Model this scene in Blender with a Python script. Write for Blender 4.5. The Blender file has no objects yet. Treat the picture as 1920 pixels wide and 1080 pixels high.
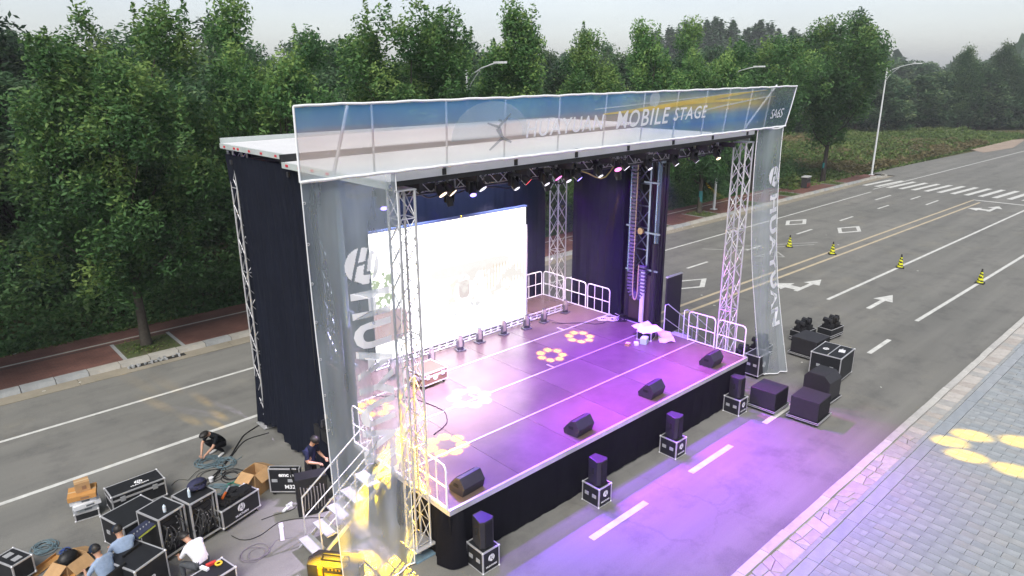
import bpy, math, random
import numpy as np
from mathutils import Vector, Matrix

R = math.radians
rng = random.Random(7)
scene = bpy.context.scene
col = scene.collection

# ------------------------------------------------------------------ camera
cam_data = bpy.data.cameras.new('camera')
cam_data.sensor_width = 36.0
cam_data.lens = 24.19
cam_data.clip_start = 0.1
cam_data.clip_end = 6000
cam = bpy.data.objects.new('camera', cam_data)
col.objects.link(cam)
cam.matrix_world = Matrix(((0.73757096, 0.20254367, -0.64417788, 0.0),
                           (-0.67524854, 0.21368334, -0.70595952, 0.0),
                           (-0.00533755, 0.95567541, 0.29437394, 10.0),
                           (0, 0, 0, 1)))
scene.camera = cam

# ------------------------------------------------------------------ world, sun, exposure
SUN_EL, SUN_AZ = 52.0, 235.0
world = bpy.data.worlds.new('World')
scene.world = world
world.use_nodes = True
wn = world.node_tree
wn.nodes.clear()
sky_tex = wn.nodes.new('ShaderNodeTexSky')
sky_tex.sky_type = 'NISHITA'
sky_tex.sun_disc = False
sky_tex.sun_elevation = R(SUN_EL)
sky_tex.sun_rotation = R(SUN_AZ)
sky_tex.air_density = 1.0
sky_tex.dust_density = 1.3
sky_tex.ozone_density = 1.2
hsv = wn.nodes.new('ShaderNodeHueSaturation')
hsv.inputs['Saturation'].default_value = 0.42
bg = wn.nodes.new('ShaderNodeBackground')
bg.inputs['Strength'].default_value = 0.062
wo = wn.nodes.new('ShaderNodeOutputWorld')
wn.links.new(sky_tex.outputs['Color'], hsv.inputs['Color'])
# thin uneven overcast: faint cloud variation over the whole sky
wtc = wn.nodes.new('ShaderNodeTexCoord'); wmp = wn.nodes.new('ShaderNodeMapping'); wmp.inputs['Scale'].default_value = (1.6, 1.6, 5.0)
wnz = wn.nodes.new('ShaderNodeTexNoise'); wnz.inputs['Scale'].default_value = 1.8; wnz.inputs['Detail'].default_value = 6
wrp = wn.nodes.new('ShaderNodeValToRGB'); wrp.color_ramp.elements[0].position = 0.3; wrp.color_ramp.elements[1].position = 0.7
wrp.color_ramp.elements[0].color = (0.93, 0.93, 0.965, 1); wrp.color_ramp.elements[1].color = (1.04, 1.03, 1.02, 1)
wmx = wn.nodes.new('ShaderNodeMix'); wmx.data_type = 'RGBA'; wmx.blend_type = 'MULTIPLY'; wmx.inputs[0].default_value = 1.0
wn.links.new(wtc.outputs['Generated'], wmp.inputs['Vector']); wn.links.new(wmp.outputs['Vector'], wnz.inputs['Vector']); wn.links.new(wnz.outputs['Fac'], wrp.inputs['Fac'])
wn.links.new(hsv.outputs['Color'], wmx.inputs[6]); wn.links.new(wrp.outputs['Color'], wmx.inputs[7]); wn.links.new(wmx.outputs[2], bg.inputs['Color'])
wn.links.new(bg.outputs['Background'], wo.inputs['Surface'])

sun_data = bpy.data.lights.new('sun', 'SUN')
sun_data.energy = 1.5
sun_data.angle = R(30)
sun_data.color = (1.0, 0.96, 0.9)
sun = bpy.data.objects.new('sun', sun_data)
col.objects.link(sun)
# sun_rotation 0 puts the sun towards +Y and turns clockwise seen from above
az = R(SUN_AZ)
sd = Vector((math.sin(az) * math.cos(R(SUN_EL)), math.cos(az) * math.cos(R(SUN_EL)), math.sin(R(SUN_EL))))
sun.rotation_euler = sd.to_track_quat('Z', 'Y').to_euler()
sun.location = sd * 60

scene.view_settings.view_transform = 'Standard'
scene.view_settings.look = 'None'
scene.view_settings.gamma = 1.0
scene.view_settings.use_curve_mapping = False
scene.view_settings.exposure = 1.46
scene.render.engine = 'CYCLES'
scene.cycles.use_denoising = True
scene.cycles.max_bounces = 6
scene.cycles.transparent_max_bounces = 12
scene.cycles.sample_clamp_indirect = 6.0
scene.cycles.use_light_tree = True
scene.cycles.caustics_reflective = False
scene.cycles.caustics_refractive = False

# ------------------------------------------------------------------ helpers
def tag(o, label=None, cat=None, group=None, kind=None):
    if label: o['label'] = label
    if cat: o['category'] = cat
    if group: o['group'] = group
    if kind: o['kind'] = kind
    return o

def thing(name, label, cat, loc=(0, 0, 0), rz=0.0, group=None):
    o = bpy.data.objects.new(name, None)
    o.empty_display_size = 0.2
    col.objects.link(o)
    o.location = loc
    o.rotation_euler = (0, 0, rz)
    return tag(o, label, cat, group)

def children_map():
    m = {}
    for o in bpy.data.objects:
        if o.parent: m.setdefault(o.parent, []).append(o)
    return m

def copy_tree(root, loc=None, rz=None, label=None, group=None, scale=None):
    def rec(o, parent):
        c = o.copy()
        col.objects.link(c)
        if parent is not None: c.parent = parent
        for ch in list(o.children): rec(ch, c)
        return c
    r = rec(root, None)
    if loc is not None: r.location = loc
    if rz is not None: r.rotation_euler = (0, 0, rz)
    if scale is not None: r.scale = scale
    if label: r['label'] = label
    if group: r['group'] = group
    return r

class MB:
    """collects faces of one mesh object"""
    def __init__(self):
        self.v = []; self.f = []; self.m = []; self.sm = []
    def add(self, vs, fs, mi=0, smooth=False):
        b = len(self.v)
        self.v.extend([tuple(p) for p in vs])
        for f in fs:
            self.f.append(tuple(b + i for i in f)); self.m.append(mi); self.sm.append(smooth)
        return self
    def box(self, c, s, rz=0.0, mi=0, M=None, taper=None):
        x, y, z = s[0] / 2, s[1] / 2, s[2] / 2
        t = taper or (1, 1)
        vs = [(-x, -y, -z), (x, -y, -z), (x, y, -z), (-x, y, -z), (-x * t[0], -y * t[1], z), (x * t[0], -y * t[1], z), (x * t[0], y * t[1], z), (-x * t[0], y * t[1], z)]
        cr, sr = math.cos(rz), math.sin(rz)
        out = []
        for p in vs:
            q = (p[0] * cr - p[1] * sr, p[0] * sr + p[1] * cr, p[2])
            if M is not None: q = tuple(M @ Vector(q))
            out.append((q[0] + c[0], q[1] + c[1], q[2] + c[2]))
        return self.add(out, [(0, 3, 2, 1), (4, 5, 6, 7), (0, 1, 5, 4), (1, 2, 6, 5), (2, 3, 7, 6), (3, 0, 4, 7)], mi)
    def tube(self, p, q, r, n=6, mi=0, r2=None, caps=True, smooth=True):
        p = Vector(p); q = Vector(q); d = q - p
        if d.length < 1e-6: return self
        d.normalize()
        a = d.orthogonal().normalized(); b = d.cross(a)
        r2 = r if r2 is None else r2
        vs = []
        for k in range(n):
            t = 2 * math.pi * k / n
            o = a * math.cos(t) + b * math.sin(t)
            vs.append(p + o * r); vs.append(q + o * r2)
        fs = [(2 * k, 2 * ((k + 1) % n), 2 * ((k + 1) % n) + 1, 2 * k + 1) for k in range(n)]
        self.add(vs, fs, mi, smooth)
        if caps:
            self.add([vs[2 * k] for k in range(n)], [tuple(range(n - 1, -1, -1))], mi)
            self.add([vs[2 * k + 1] for k in range(n)], [tuple(range(n))], mi)
        return self
    def path(self, pts, r, n=6, mi=0, closed=False, radii=None):
        pts = [Vector(p) for p in pts]
        N = len(pts); vs = []
        prev = None
        for i, p in enumerate(pts):
            if closed: d = pts[(i + 1) % N] - pts[i - 1]
            else: d = pts[min(i + 1, N - 1)] - pts[max(i - 1, 0)]
            if d.length < 1e-9: d = Vector((0, 0, 1))
            d.normalize()
            if prev is None: a = d.orthogonal().normalized()
            else:
                a = prev - d * prev.dot(d)
                a = a.normalized() if a.length > 1e-6 else d.orthogonal().normalized()
            prev = a; b = d.cross(a)
            rr = radii[i] if radii else r
            for k in range(n):
                t = 2 * math.pi * k / n
                vs.append(p + (a * math.cos(t) + b * math.sin(t)) * rr)
        fs = []
        for i in range(N if closed else N - 1):
            j = (i + 1) % N
            for k in range(n):
                fs.append((i * n + k, i * n + (k + 1) % n, j * n + (k + 1) % n, j * n + k))
        self.add(vs, fs, mi, True)
        if not closed:
            self.add(vs[:n], [tuple(range(n - 1, -1, -1))], mi)
            self.add(vs[-n:], [tuple(range(n))], mi)
        return self
    def prism(self, poly, z0, z1, mi=0, M=None):
        n = len(poly)
        vs = [Vector((p[0], p[1], z0)) for p in poly] + [Vector((p[0], p[1], z1)) for p in poly]
        if M is not None: vs = [M @ p for p in vs]
        fs = [tuple(range(n - 1, -1, -1)), tuple(range(n, 2 * n))] + [(k, (k + 1) % n, n + (k + 1) % n, n + k) for k in range(n)]
        return self.add(vs, fs, mi)
    def flat(self, poly, z, mi=0):
        return self.add([(p[0], p[1], z) for p in poly], [tuple(range(len(poly)))], mi)
    def grid(self, fn, nu, nv, mi=0, smooth=True):
        vs = [fn(i / nu, j / nv) for j in range(nv + 1) for i in range(nu + 1)]
        fs = [(j * (nu + 1) + i, j * (nu + 1) + i + 1, (j + 1) * (nu + 1) + i + 1, (j + 1) * (nu + 1) + i) for j in range(nv) for i in range(nu)]
        return self.add(vs, fs, mi, smooth)
    def sphere(self, c, r, nu=10, nv=6, mi=0, sc=(1, 1, 1), v0=0.0, v1=1.0):
        def fn(u, v):
            t = math.pi * (v0 + (v1 - v0) * v); a = 2 * math.pi * u
            return (c[0] + r * sc[0] * math.sin(t) * math.cos(a), c[1] + r * sc[1] * math.sin(t) * math.sin(a), c[2] + r * sc[2] * math.cos(t))
        return self.grid(fn, nu, nv, mi)
    def mesh(self, name, mats):
        me = bpy.data.meshes.new(name)
        me.from_pydata(self.v, [], self.f)
        for m in (mats if isinstance(mats, (list, tuple)) else [mats]): me.materials.append(m)
        me.polygons.foreach_set('material_index', self.m)
        me.polygons.foreach_set('use_smooth', self.sm)
        me.update()
        return me
    def build(self, name, mats, parent=None, loc=(0, 0, 0), rz=0.0, bevel=None):
        o = bpy.data.objects.new(name, self.mesh(name, mats))
        col.objects.link(o)
        if parent is not None: o.parent = parent
        o.location = loc
        o.rotation_euler = (0, 0, rz)
        if bevel:
            b = o.modifiers.new('bevel', 'BEVEL'); b.width = bevel; b.segments = 2; b.limit_method = 'ANGLE'
        return o

def inst(name, me, parent=None, loc=(0, 0, 0), rot=(0, 0, 0), scale=(1, 1, 1)):
    o = bpy.data.objects.new(name, me)
    col.objects.link(o)
    if parent is not None: o.parent = parent
    o.location = loc; o.rotation_euler = rot; o.scale = scale
    return o

# ------------------------------------------------------------------ materials
_mats = {}
def mat(name, c, rough=0.6, metal=0.0, var=0.0, scale=3.0, bump=0.0, bscale=None, c2=None, spec=0.5, sheen=0.0, emit=None, es=0.0):
    if name in _mats: return _mats[name]
    m = bpy.data.materials.new(name); m.use_nodes = True
    nt = m.node_tree; b = nt.nodes['Principled BSDF']
    b.inputs['Base Color'].default_value = (*c, 1)
    b.inputs['Roughness'].default_value = rough
    b.inputs['Metallic'].default_value = metal
    b.inputs['Specular IOR Level'].default_value = spec
    if emit:
        b.inputs['Emission Color'].default_value = (*emit, 1); b.inputs['Emission Strength'].default_value = es
    if var or bump or c2:
        tc = nt.nodes.new('ShaderNodeTexCoord')
        nz = nt.nodes.new('ShaderNodeTexNoise'); nz.inputs['Scale'].default_value = scale; nz.inputs['Detail'].default_value = 8; nz.inputs['Roughness'].default_value = 0.65
        nt.links.new(tc.outputs['Object'], nz.inputs['Vector'])
        if var or c2:
            rp = nt.nodes.new('ShaderNodeValToRGB')
            rp.color_ramp.elements[0].position = 0.3; rp.color_ramp.elements[1].position = 0.72
            a = c2 or tuple(x * (1 - var) for x in c)
            h = c if c2 else tuple(min(1, x * (1 + var)) for x in c)
            rp.color_ramp.elements[0].color = (*a, 1); rp.color_ramp.elements[1].color = (*h, 1)
            nt.links.new(nz.outputs['Fac'], rp.inputs['Fac']); nt.links.new(rp.outputs['Color'], b.inputs['Base Color'])
        if bump:
            nb = nt.nodes.new('ShaderNodeTexNoise'); nb.inputs['Scale'].default_value = bscale or scale * 6; nb.inputs['Detail'].default_value = 4
            nt.links.new(tc.outputs['Object'], nb.inputs['Vector'])
            bp = nt.nodes.new('ShaderNodeBump'); bp.inputs['Strength'].default_value = bump; bp.inputs['Distance'].default_value = 0.02
            nt.links.new(nb.outputs['Fac'], bp.inputs['Height']); nt.links.new(bp.outputs['Normal'], b.inputs['Normal'])
    _mats[name] = m
    return m

def emission(name, c, s):
    if name in _mats: return _mats[name]
    m = bpy.data.materials.new(name); m.use_nodes = True
    nt = m.node_tree; nt.nodes.clear()
    e = nt.nodes.new('ShaderNodeEmission'); e.inputs['Color'].default_value = (*c, 1); e.inputs['Strength'].default_value = s
    o = nt.nodes.new('ShaderNodeOutputMaterial'); nt.links.new(e.outputs[0], o.inputs['Surface'])
    _mats[name] = m
    return m

ALU = mat('aluminium', (0.62, 0.62, 0.64), 0.38, 0.55, var=0.12, scale=5)
ALU_DULL = mat('dull_aluminium', (0.45, 0.46, 0.48), 0.5, 0.4, var=0.15, scale=6)
WHITE_STEEL = mat('white_painted_steel', (0.72, 0.72, 0.74), 0.45, 0.0, var=0.06, scale=2)
LAMINATE = mat('black_laminate', (0.013, 0.014, 0.017), 0.55, 0.0, var=0.25, scale=9, bump=0.05, spec=0.35)
BLACK_PLASTIC = mat('black_plastic', (0.012, 0.012, 0.013), 0.5, spec=0.4, var=0.15, scale=12)
BLACK_STEEL = mat('black_steel', (0.02, 0.02, 0.023), 0.42, 0.3, var=0.2, scale=7)
CLOTH_NAVY = mat('dark_cloth', (0.010, 0.012, 0.021), 0.95, spec=0.08, var=0.2, scale=1.5)
CLOTH_SKIRT = mat('skirt_cloth', (0.006, 0.006, 0.009), 0.92, spec=0.1, var=0.25, scale=2.0)
RUBBER = mat('rubber', (0.015, 0.015, 0.015), 0.8, spec=0.2)
PRINT_WHITE = mat('white_print', (0.8, 0.8, 0.82), 0.7, spec=0.1)
CARDBOARD = mat('cardboard', (0.42, 0.26, 0.13), 0.85, var=0.14, scale=5, spec=0.15)
CARDBOARD_DARK = mat('orange_cardboard', (0.47, 0.24, 0.08), 0.8, var=0.12, scale=5, spec=0.15)
WHITE_BOX = mat('white_card', (0.68, 0.69, 0.72), 0.7, var=0.08, scale=6)
CABLE_BLACK = mat('black_cable', (0.015, 0.015, 0.017), 0.6, spec=0.3)
CABLE_GREY = mat('blue_grey_cable', (0.11, 0.17, 0.2), 0.6, var=0.2, scale=9)
CABLE_YELLOW = mat('yellow_cable', (0.5, 0.4, 0.12), 0.6)
SKIN = mat('skin', (0.45, 0.25, 0.17), 0.55, var=0.08, scale=14)
HAIR = mat('black_hair', (0.012, 0.01, 0.009), 0.55, var=0.3, scale=40)
# ================================================================== ground and roads
def road_material():
    m = bpy.data.materials.new('asphalt'); m.use_nodes = True
    nt = m.node_tree; b = nt.nodes['Principled BSDF']
    L = nt.links.new
    tc = nt.nodes.new('ShaderNodeTexCoord')
    def noise(scale, detail=6, rough=0.6, stretch=None):
        n = nt.nodes.new('ShaderNodeTexNoise'); n.inputs['Scale'].default_value = scale; n.inputs['Detail'].default_value = detail; n.inputs['Roughness'].default_value = rough
        if stretch:
            mp = nt.nodes.new('ShaderNodeMapping'); mp.inputs['Scale'].default_value = stretch
            L(tc.outputs['Object'], mp.inputs['Vector']); L(mp.outputs['Vector'], n.inputs['Vector'])
        else: L(tc.outputs['Object'], n.inputs['Vector'])
        return n
    def ramp(n, p0, c0, p1, c1):
        r = nt.nodes.new('ShaderNodeValToRGB'); e = r.color_ramp.elements
        e[0].position = p0; e[0].color = (*c0, 1); e[1].position = p1; e[1].color = (*c1, 1)
        L(n.outputs['Fac'], r.inputs['Fac']); return r
    def mix(kind, fac, a, bb):
        x = nt.nodes.new('ShaderNodeMix'); x.data_type = 'RGBA'; x.blend_type = kind
        if isinstance(fac, float): x.inputs[0].default_value = fac
        else: L(fac, x.inputs[0])
        L(a, x.inputs[6]); L(bb, x.inputs[7]); return x.outputs[2]
    big = ramp(noise(0.14, 5), 0.3, (0.165, 0.165, 0.155), 0.7, (0.196, 0.193, 0.182))
    tracks = ramp(noise(1.0, 4, 0.6, (0.05, 0.9, 1)), 0.35, (0.84, 0.84, 0.84), 0.66, (1.08, 1.075, 1.06))
    speck = ramp(noise(42.0, 3, 0.7), 0.3, (0.74, 0.74, 0.74), 0.75, (1.2, 1.2, 1.18))
    stain = ramp(noise(0.75, 9, 0.7), 0.30, (0.72, 0.72, 0.74), 0.5, (1.0, 1.0, 1.0))
    dust = ramp(noise(0.33, 8, 0.7), 0.56, (1, 1, 1), 0.78, (1.25, 1.2, 1.08))
    c = mix('MULTIPLY', 1.0, big.outputs['Color'], tracks.outputs['Color'])
    c = mix('MULTIPLY', 0.8, c, speck.outputs['Color'])
    c = mix('MULTIPLY', 1.0, c, stain.outputs['Color'])
    c = mix('MULTIPLY', 1.0, c, dust.outputs['Color'])
    # hairline cracks, filled with tar
    vor = nt.nodes.new('ShaderNodeTexVoronoi'); vor.feature = 'DISTANCE_TO_EDGE'; vor.inputs['Scale'].default_value = 0.22
    wv = nt.nodes.new('ShaderNodeVectorMath'); wv.operation = 'MULTIPLY_ADD'; wv.inputs[1].default_value = (1.2, 1.2, 0)
    nn = noise(1.3, 5); L(nn.outputs['Color'], wv.inputs[0]); L(tc.outputs['Object'], wv.inputs[2]); L(wv.outputs[0], vor.inputs['Vector'])
    ck = nt.nodes.new('ShaderNodeMapRange'); ck.inputs['From Min'].default_value = 0.002; ck.inputs['From Max'].default_value = 0.008; L(vor.outputs['Distance'], ck.inputs['Value'])
    cm = nt.nodes.new('ShaderNodeMapRange'); cm.inputs['From Min'].default_value = 0.50; cm.inputs['From Max'].default_value = 0.56; cm.inputs['To Min'].default_value = 0.0; cm.inputs['To Max'].default_value = 0.16
    L(noise(0.09, 3).outputs['Fac'], cm.inputs['Value'])
    inv = nt.nodes.new('ShaderNodeMath'); inv.operation = 'SUBTRACT'; inv.inputs[0].default_value = 1.0; L(ck.outputs['Result'], inv.inputs[1])
    cf = nt.nodes.new('ShaderNodeMath'); cf.operation = 'MULTIPLY'; L(inv.outputs[0], cf.inputs[0]); L(cm.outputs['Result'], cf.inputs[1])
    dk = nt.nodes.new('ShaderNodeRGB'); dk.outputs[0].default_value = (0.045, 0.045, 0.045, 1)
    c = mix('MIX', cf.outputs[0], c, dk.outputs[0])
    L(c, b.inputs['Base Color'])
    b.inputs['Roughness'].default_value = 0.82
    b.inputs['Specular IOR Level'].default_value = 0.3
    bp = nt.nodes.new('ShaderNodeBump'); bp.inputs['Strength'].default_value = 0.35; bp.inputs['Distance'].default_value = 0.01
    L(noise(60.0, 3).outputs['Fac'], bp.inputs['Height']); L(bp.outputs['Normal'], b.inputs['Normal'])
    return m

ASPHALT = road_material()
DIRT = mat('grass_ground', (0.055, 0.07, 0.028), 0.95, c2=(0.11, 0.095, 0.05), scale=0.16, bump=0.6, bscale=2.0, spec=0.1)
CONCRETE = mat('kerb_concrete', (0.36, 0.345, 0.31), 0.85, var=0.22, scale=1.3, bump=0.2, bscale=20, spec=0.2)
CONCRETE2 = mat('kerb_concrete_grey', (0.30, 0.31, 0.31), 0.85, var=0.2, scale=2.1, bump=0.2, bscale=20, spec=0.2)
GUTTER = mat('gutter_concrete', (0.30, 0.27, 0.215), 0.9, c2=(0.20, 0.18, 0.14), scale=0.9, bump=0.25, bscale=14, spec=0.2)
LINE_WHITE = mat('road_paint_white', (0.66, 0.66, 0.63), 0.7, c2=(0.42, 0.42, 0.40), scale=3.2, spec=0.3)
LINE_FADED = mat('road_paint_faded', (0.40, 0.40, 0.38), 0.75, c2=(0.24, 0.24, 0.23), scale=3.0, spec=0.3)
LINE_YELLOW = mat('road_paint_yellow', (0.53, 0.43, 0.28), 0.7, c2=(0.36, 0.32, 0.25), scale=2.4, spec=0.3)
SLAB = mat('paver_grey', (0.30, 0.325, 0.345), 0.85, var=0.2, scale=2.2, bump=0.2, bscale=26, spec=0.2)

ground = MB().flat([(-200, -300), (1400, -300), (1400, 1400), (-200, 1400)], -0.12).build('ground', DIRT)
tag(ground, kind='structure')
road = MB().flat([(-80, 5.72), (600, 5.72), (600, 25.75), (77, 25.75), (-80, 25.75)], 0.0).build('road', ASPHALT)
tag(road, kind='structure')
# asphalt apron left of the far carriageway, beyond the crossing
apron = MB().flat([(77, 25.75), (600, 25.75), (600, 26.6), (110, 27.2), (77, 28.6)], -0.004).build('road_shoulder', ASPHALT)
tag(apron, kind='structure')
side_path = MB().flat([(108, 25.9), (118, 24.9), (135, 27.0), (128, 30.5), (113, 29.5)], 0.012).build('path', mat('side_path_clay', (0.30, 0.235, 0.185), 0.9, var=0.15, scale=0.5))
tag(side_path, kind='structure')

MARK_Z = 0.005
def stripe(name, p, q, w, m, z=MARK_Z):
    p = Vector((p[0], p[1], 0)); q = Vector((q[0], q[1], 0)); d = (q - p).normalized(); n = Vector((-d.y, d.x, 0)) * w / 2
    N = max(1, int((q - p).length / 3))
    mb = MB()
    for k in range(N):
        a = p + (q - p) * k / N; b = p + (q - p) * (k + 1) / N
        mb.add([(w_.x, w_.y, z) for w_ in (a - n, b - n, b + n, a + n)], [(0, 1, 2, 3)])
    return mb.build(name, m, road)

stripe('lane_line', (-14, 22.6), (9.5, 23.22), 0.13, LINE_WHITE)
stripe('lane_line', (-14, 18.85), (13.5, 19.72), 0.15, LINE_WHITE)
stripe('lane_line', (9.5, 23.22), (64.6, 23.42), 0.13, LINE_WHITE)
stripe('lane_line', (66.2, 23.87), (150, 21.9), 0.13, LINE_WHITE)
stripe('centre_line', (20, 16.8), (66.3, 15.95), 0.17, LINE_YELLOW)
stripe('centre_line', (20, 16.1), (65.3, 15.25), 0.17, LINE_YELLOW)
stripe('lane_line', (31.29, 12.55), (64.5, 11.9), 0.16, LINE_WHITE)
stripe('lane_line', (31.09, 8.7), (64.5, 8.15), 0.16, LINE_WHITE)
stripe('stop_line', (66.34, 16.0), (66.34, 6.3), 0.3, LINE_WHITE)
for x0, x1 in ((6.25, 8.25), (10.18, 12.22), (14.15, 16.17), (18.06, 20.0), (22.0, 24.0), (25.97, 28.0)):
    stripe('lane_dash', (x0, 8.55 + 0.006 * (x0 - 10)), (x1, 8.55 + 0.006 * (x1 - 10)), 0.17, LINE_WHITE)
for x0, x1, y in ((31.2, 33.2, 20.12), (37.2, 39.1, 20.0), (43.5, 45.7, 19.98), (49.9, 52.1, 19.9), (56.6, 58.8, 19.85), (25.2, 27.2, 20.2), (60.6, 64, 21.55), (62.9, 65.2, 19.62), (61.1, 64.0, 17.88)):
    stripe('lane_dash', (x0, y), (x1, y), 0.16, LINE_WHITE)
# zebra crossing
for k in range(20):
    y = 25.15 - 1.03 * k
    if y < 6.4: break
    stripe('zebra_bar', (68.0 + 0.06 * k, y + 0.2), (73.6 + 0.05 * k, y - 0.2), 0.42, LINE_WHITE)
def ring_mark(pts, w=0.13, fat=0.5):
    n = len(pts)
    P = [Vector((p[0], p[1], 0)) for p in pts]; c = sum(P, Vector()) / n
    inner = []
    ex = (P[1] - P[0]); ey = (P[3] - P[0])
    for (u, v) in ((fat / ex.length, w / ey.length), (1 - fat / ex.length, w / ey.length), (1 - fat / ex.length, 1 - w / ey.length), (fat / ex.length, 1 - w / ey.length)):
        inner.append(P[0] + ex * u + ey * v)
    vs = [(p.x, p.y, MARK_Z) for p in P] + [(p.x, p.y, MARK_Z) for p in inner]
    MB().add(vs, [(k, (k + 1) % 4, 4 + (k + 1) % 4, 4 + k) for k in range(4)]).build('rectangle_mark', LINE_WHITE, road)
# fill boxes painted between the lanes
ring_mark([(27.32, 18.34), (28.9, 17.57), (30.28, 18.33), (28.75, 19.12)], 0.2, 0.3)
ring_mark([(45.63, 21.83), (47.08, 21.05), (48.74, 21.8), (47.16, 22.52)], 0.26, 0.3)
ring_mark([(45.73, 18.21), (47.37, 17.42), (49.0, 18.21), (47.32, 18.98)], 0.26, 0.3)
def arrow(x, y, L, w, head, hw, rz=0.0, extra=None, m=LINE_WHITE):
    mb = MB()
    c, s = math.cos(rz), math.sin(rz)
    T = lambda p: (x + p[0] * c - p[1] * s, y + p[0] * s + p[1] * c, MARK_Z)
    mb.add([T(p) for p in ((0, -w / 2), (L - head, -w / 2), (L - head, w / 2), (0, w / 2))], [(0, 1, 2, 3)])
    mb.add([T(p) for p in ((L - head, -hw / 2), (L, 0), (L - head, hw / 2))], [(0, 1, 2)])
    if extra:
        for poly in extra: mb.add([T(p) for p in poly], [tuple(range(len(poly)))])
    mb.build('arrow_mark', m, road)
arrow(31.3, 10.75, 2.9, 0.2, 1.2, 0.85)
arrow(31.5, 14.2, 2.8, 0.2, 1.1, 0.8, 0, [((0.2, 0.1), (0.75, 0.1), (0.75, 0.62), (0.2, 0.62)), ((-0.25, 0.62), (1.2, 0.62), (0.45, 1.35))])
arrow(61.4, 13.7, 3.0, 0.25, 1.2, 1.0, 0, [((0.2, 0.12), (0.8, 0.12), (0.8, 0.7), (0.2, 0.7)), ((-0.3, 0.7), (1.3, 0.7), (0.5, 1.5))])
# faded triangle and long outline beside the first cone
def outline(pts, w, m):
    for a, b in zip(pts, pts[1:] + pts[:1]): stripe('faded_mark', a, b, w, m)
outline([(36.2, 18.9), (37.3, 17.7), (38.2, 18.6)], 0.12, LINE_FADED)
stripe('faded_mark', (37.6, 20.9), (42.2, 18.0), 0.12, LINE_FADED)
stripe('faded_mark', (36.6, 20.6), (41.5, 17.9), 0.12, LINE_FADED)
stripe('faded_mark', (35.6, 22.0), (37.0, 20.0), 0.12, LINE_FADED)

# --- far kerb, gutter and sidewalk
gut = MB()
for k in range(34):
    x0 = -12 + k * 2.6
    gut.box((x0 + 1.3, 26.085, -0.0875), (2.588, 0.64, 0.2), mi=0)
tag(gut.build('gutter', GUTTER), kind='structure')
kerb = bpy.data.objects.new('kerb', None); col.objects.link(kerb); tag(kerb, kind='structure')
kb = MB().prism([(-0.2, 0), (0.2, 0), (0.2, 0.15), (-0.14, 0.15)], -0.487, 0.487, M=Matrix(((0, 0, 1, 0), (1, 0, 0, 0), (0, 1, 0, 0), (0, 0, 0, 1)))).mesh('kerb_stone', CONCRETE)
kb2 = kb.copy(); kb2.materials.clear(); kb2.materials.append(CONCRETE2)
r0 = random.Random(3)
for k in range(88):
    x = -11.5 + k * 1.0
    if x > 74.5: break
    inst('kerb_stone', kb if r0.random() < 0.62 else kb2, kerb, (x, 26.61 + r0.uniform(-.012, .012), r0.uniform(-.03, -.005) + 0.01), (0, 0, r0.uniform(-.012, .012)))
def brick_mat(name, c1, c2, mortar, sx):
    m = bpy.data.materials.new(name); m.use_nodes = True; nt = m.node_tree; b = nt.nodes['Principled BSDF']
    tc = nt.nodes.new('ShaderNodeTexCoord'); br = nt.nodes.new('ShaderNodeTexBrick')
    br.inputs['Color1'].default_value = (*c1, 1); br.inputs['Color2'].default_value = (*c2, 1); br.inputs['Mortar'].default_value = (*mortar, 1)
    br.inputs['Scale'].default_value = sx; br.inputs['Mortar Size'].default_value = 0.015
    nz = nt.nodes.new('ShaderNodeTexNoise'); nz.inputs['Scale'].default_value = 0.6; nz.inputs['Detail'].default_value = 7
    mx = nt.nodes.new('ShaderNodeMix'); mx.data_type = 'RGBA'; mx.blend_type = 'MULTIPLY'; mx.inputs[0].default_value = 0.9
    rp = nt.nodes.new('ShaderNodeValToRGB'); rp.color_ramp.elements[0].color = (0.62, 0.62, 0.62, 1); rp.color_ramp.elements[1].color = (1.25, 1.22, 1.2, 1)
    rp.color_ramp.elements[0].position = .3; rp.color_ramp.elements[1].position = .7
    nt.links.new(tc.outputs['Object'], br.inputs['Vector']); nt.links.new(tc.outputs['Object'], nz.inputs['Vector'])
    nt.links.new(nz.outputs['Fac'], rp.inputs['Fac']); nt.links.new(br.outputs['Color'], mx.inputs[6]); nt.links.new(rp.outputs['Color'], mx.inputs[7])
    nt.links.new(mx.outputs[2], b.inputs['Base Color']); b.inputs['Roughness'].default_value = 0.9; b.inputs['Specular IOR Level'].default_value = 0.2
    bp = nt.nodes.new('ShaderNodeBump'); bp.inputs['Strength'].default_value = 0.4; bp.inputs['Distance'].default_value = 0.01; bp.invert = True
    nt.links.new(br.outputs['Fac'], bp.inputs['Height']); nt.links.new(bp.outputs['Normal'], b.inputs['Normal'])
    return m
REDPAVE = brick_mat('red_brick_paving', (0.135, 0.066, 0.055), (0.165, 0.082, 0.066), (0.09, 0.055, 0.048), 2.4)
walk = MB().box((31.5, 28.6, -0.035), (87, 3.56, 0.3)).build('sidewalk', REDPAVE); tag(walk, kind='structure')
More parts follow.
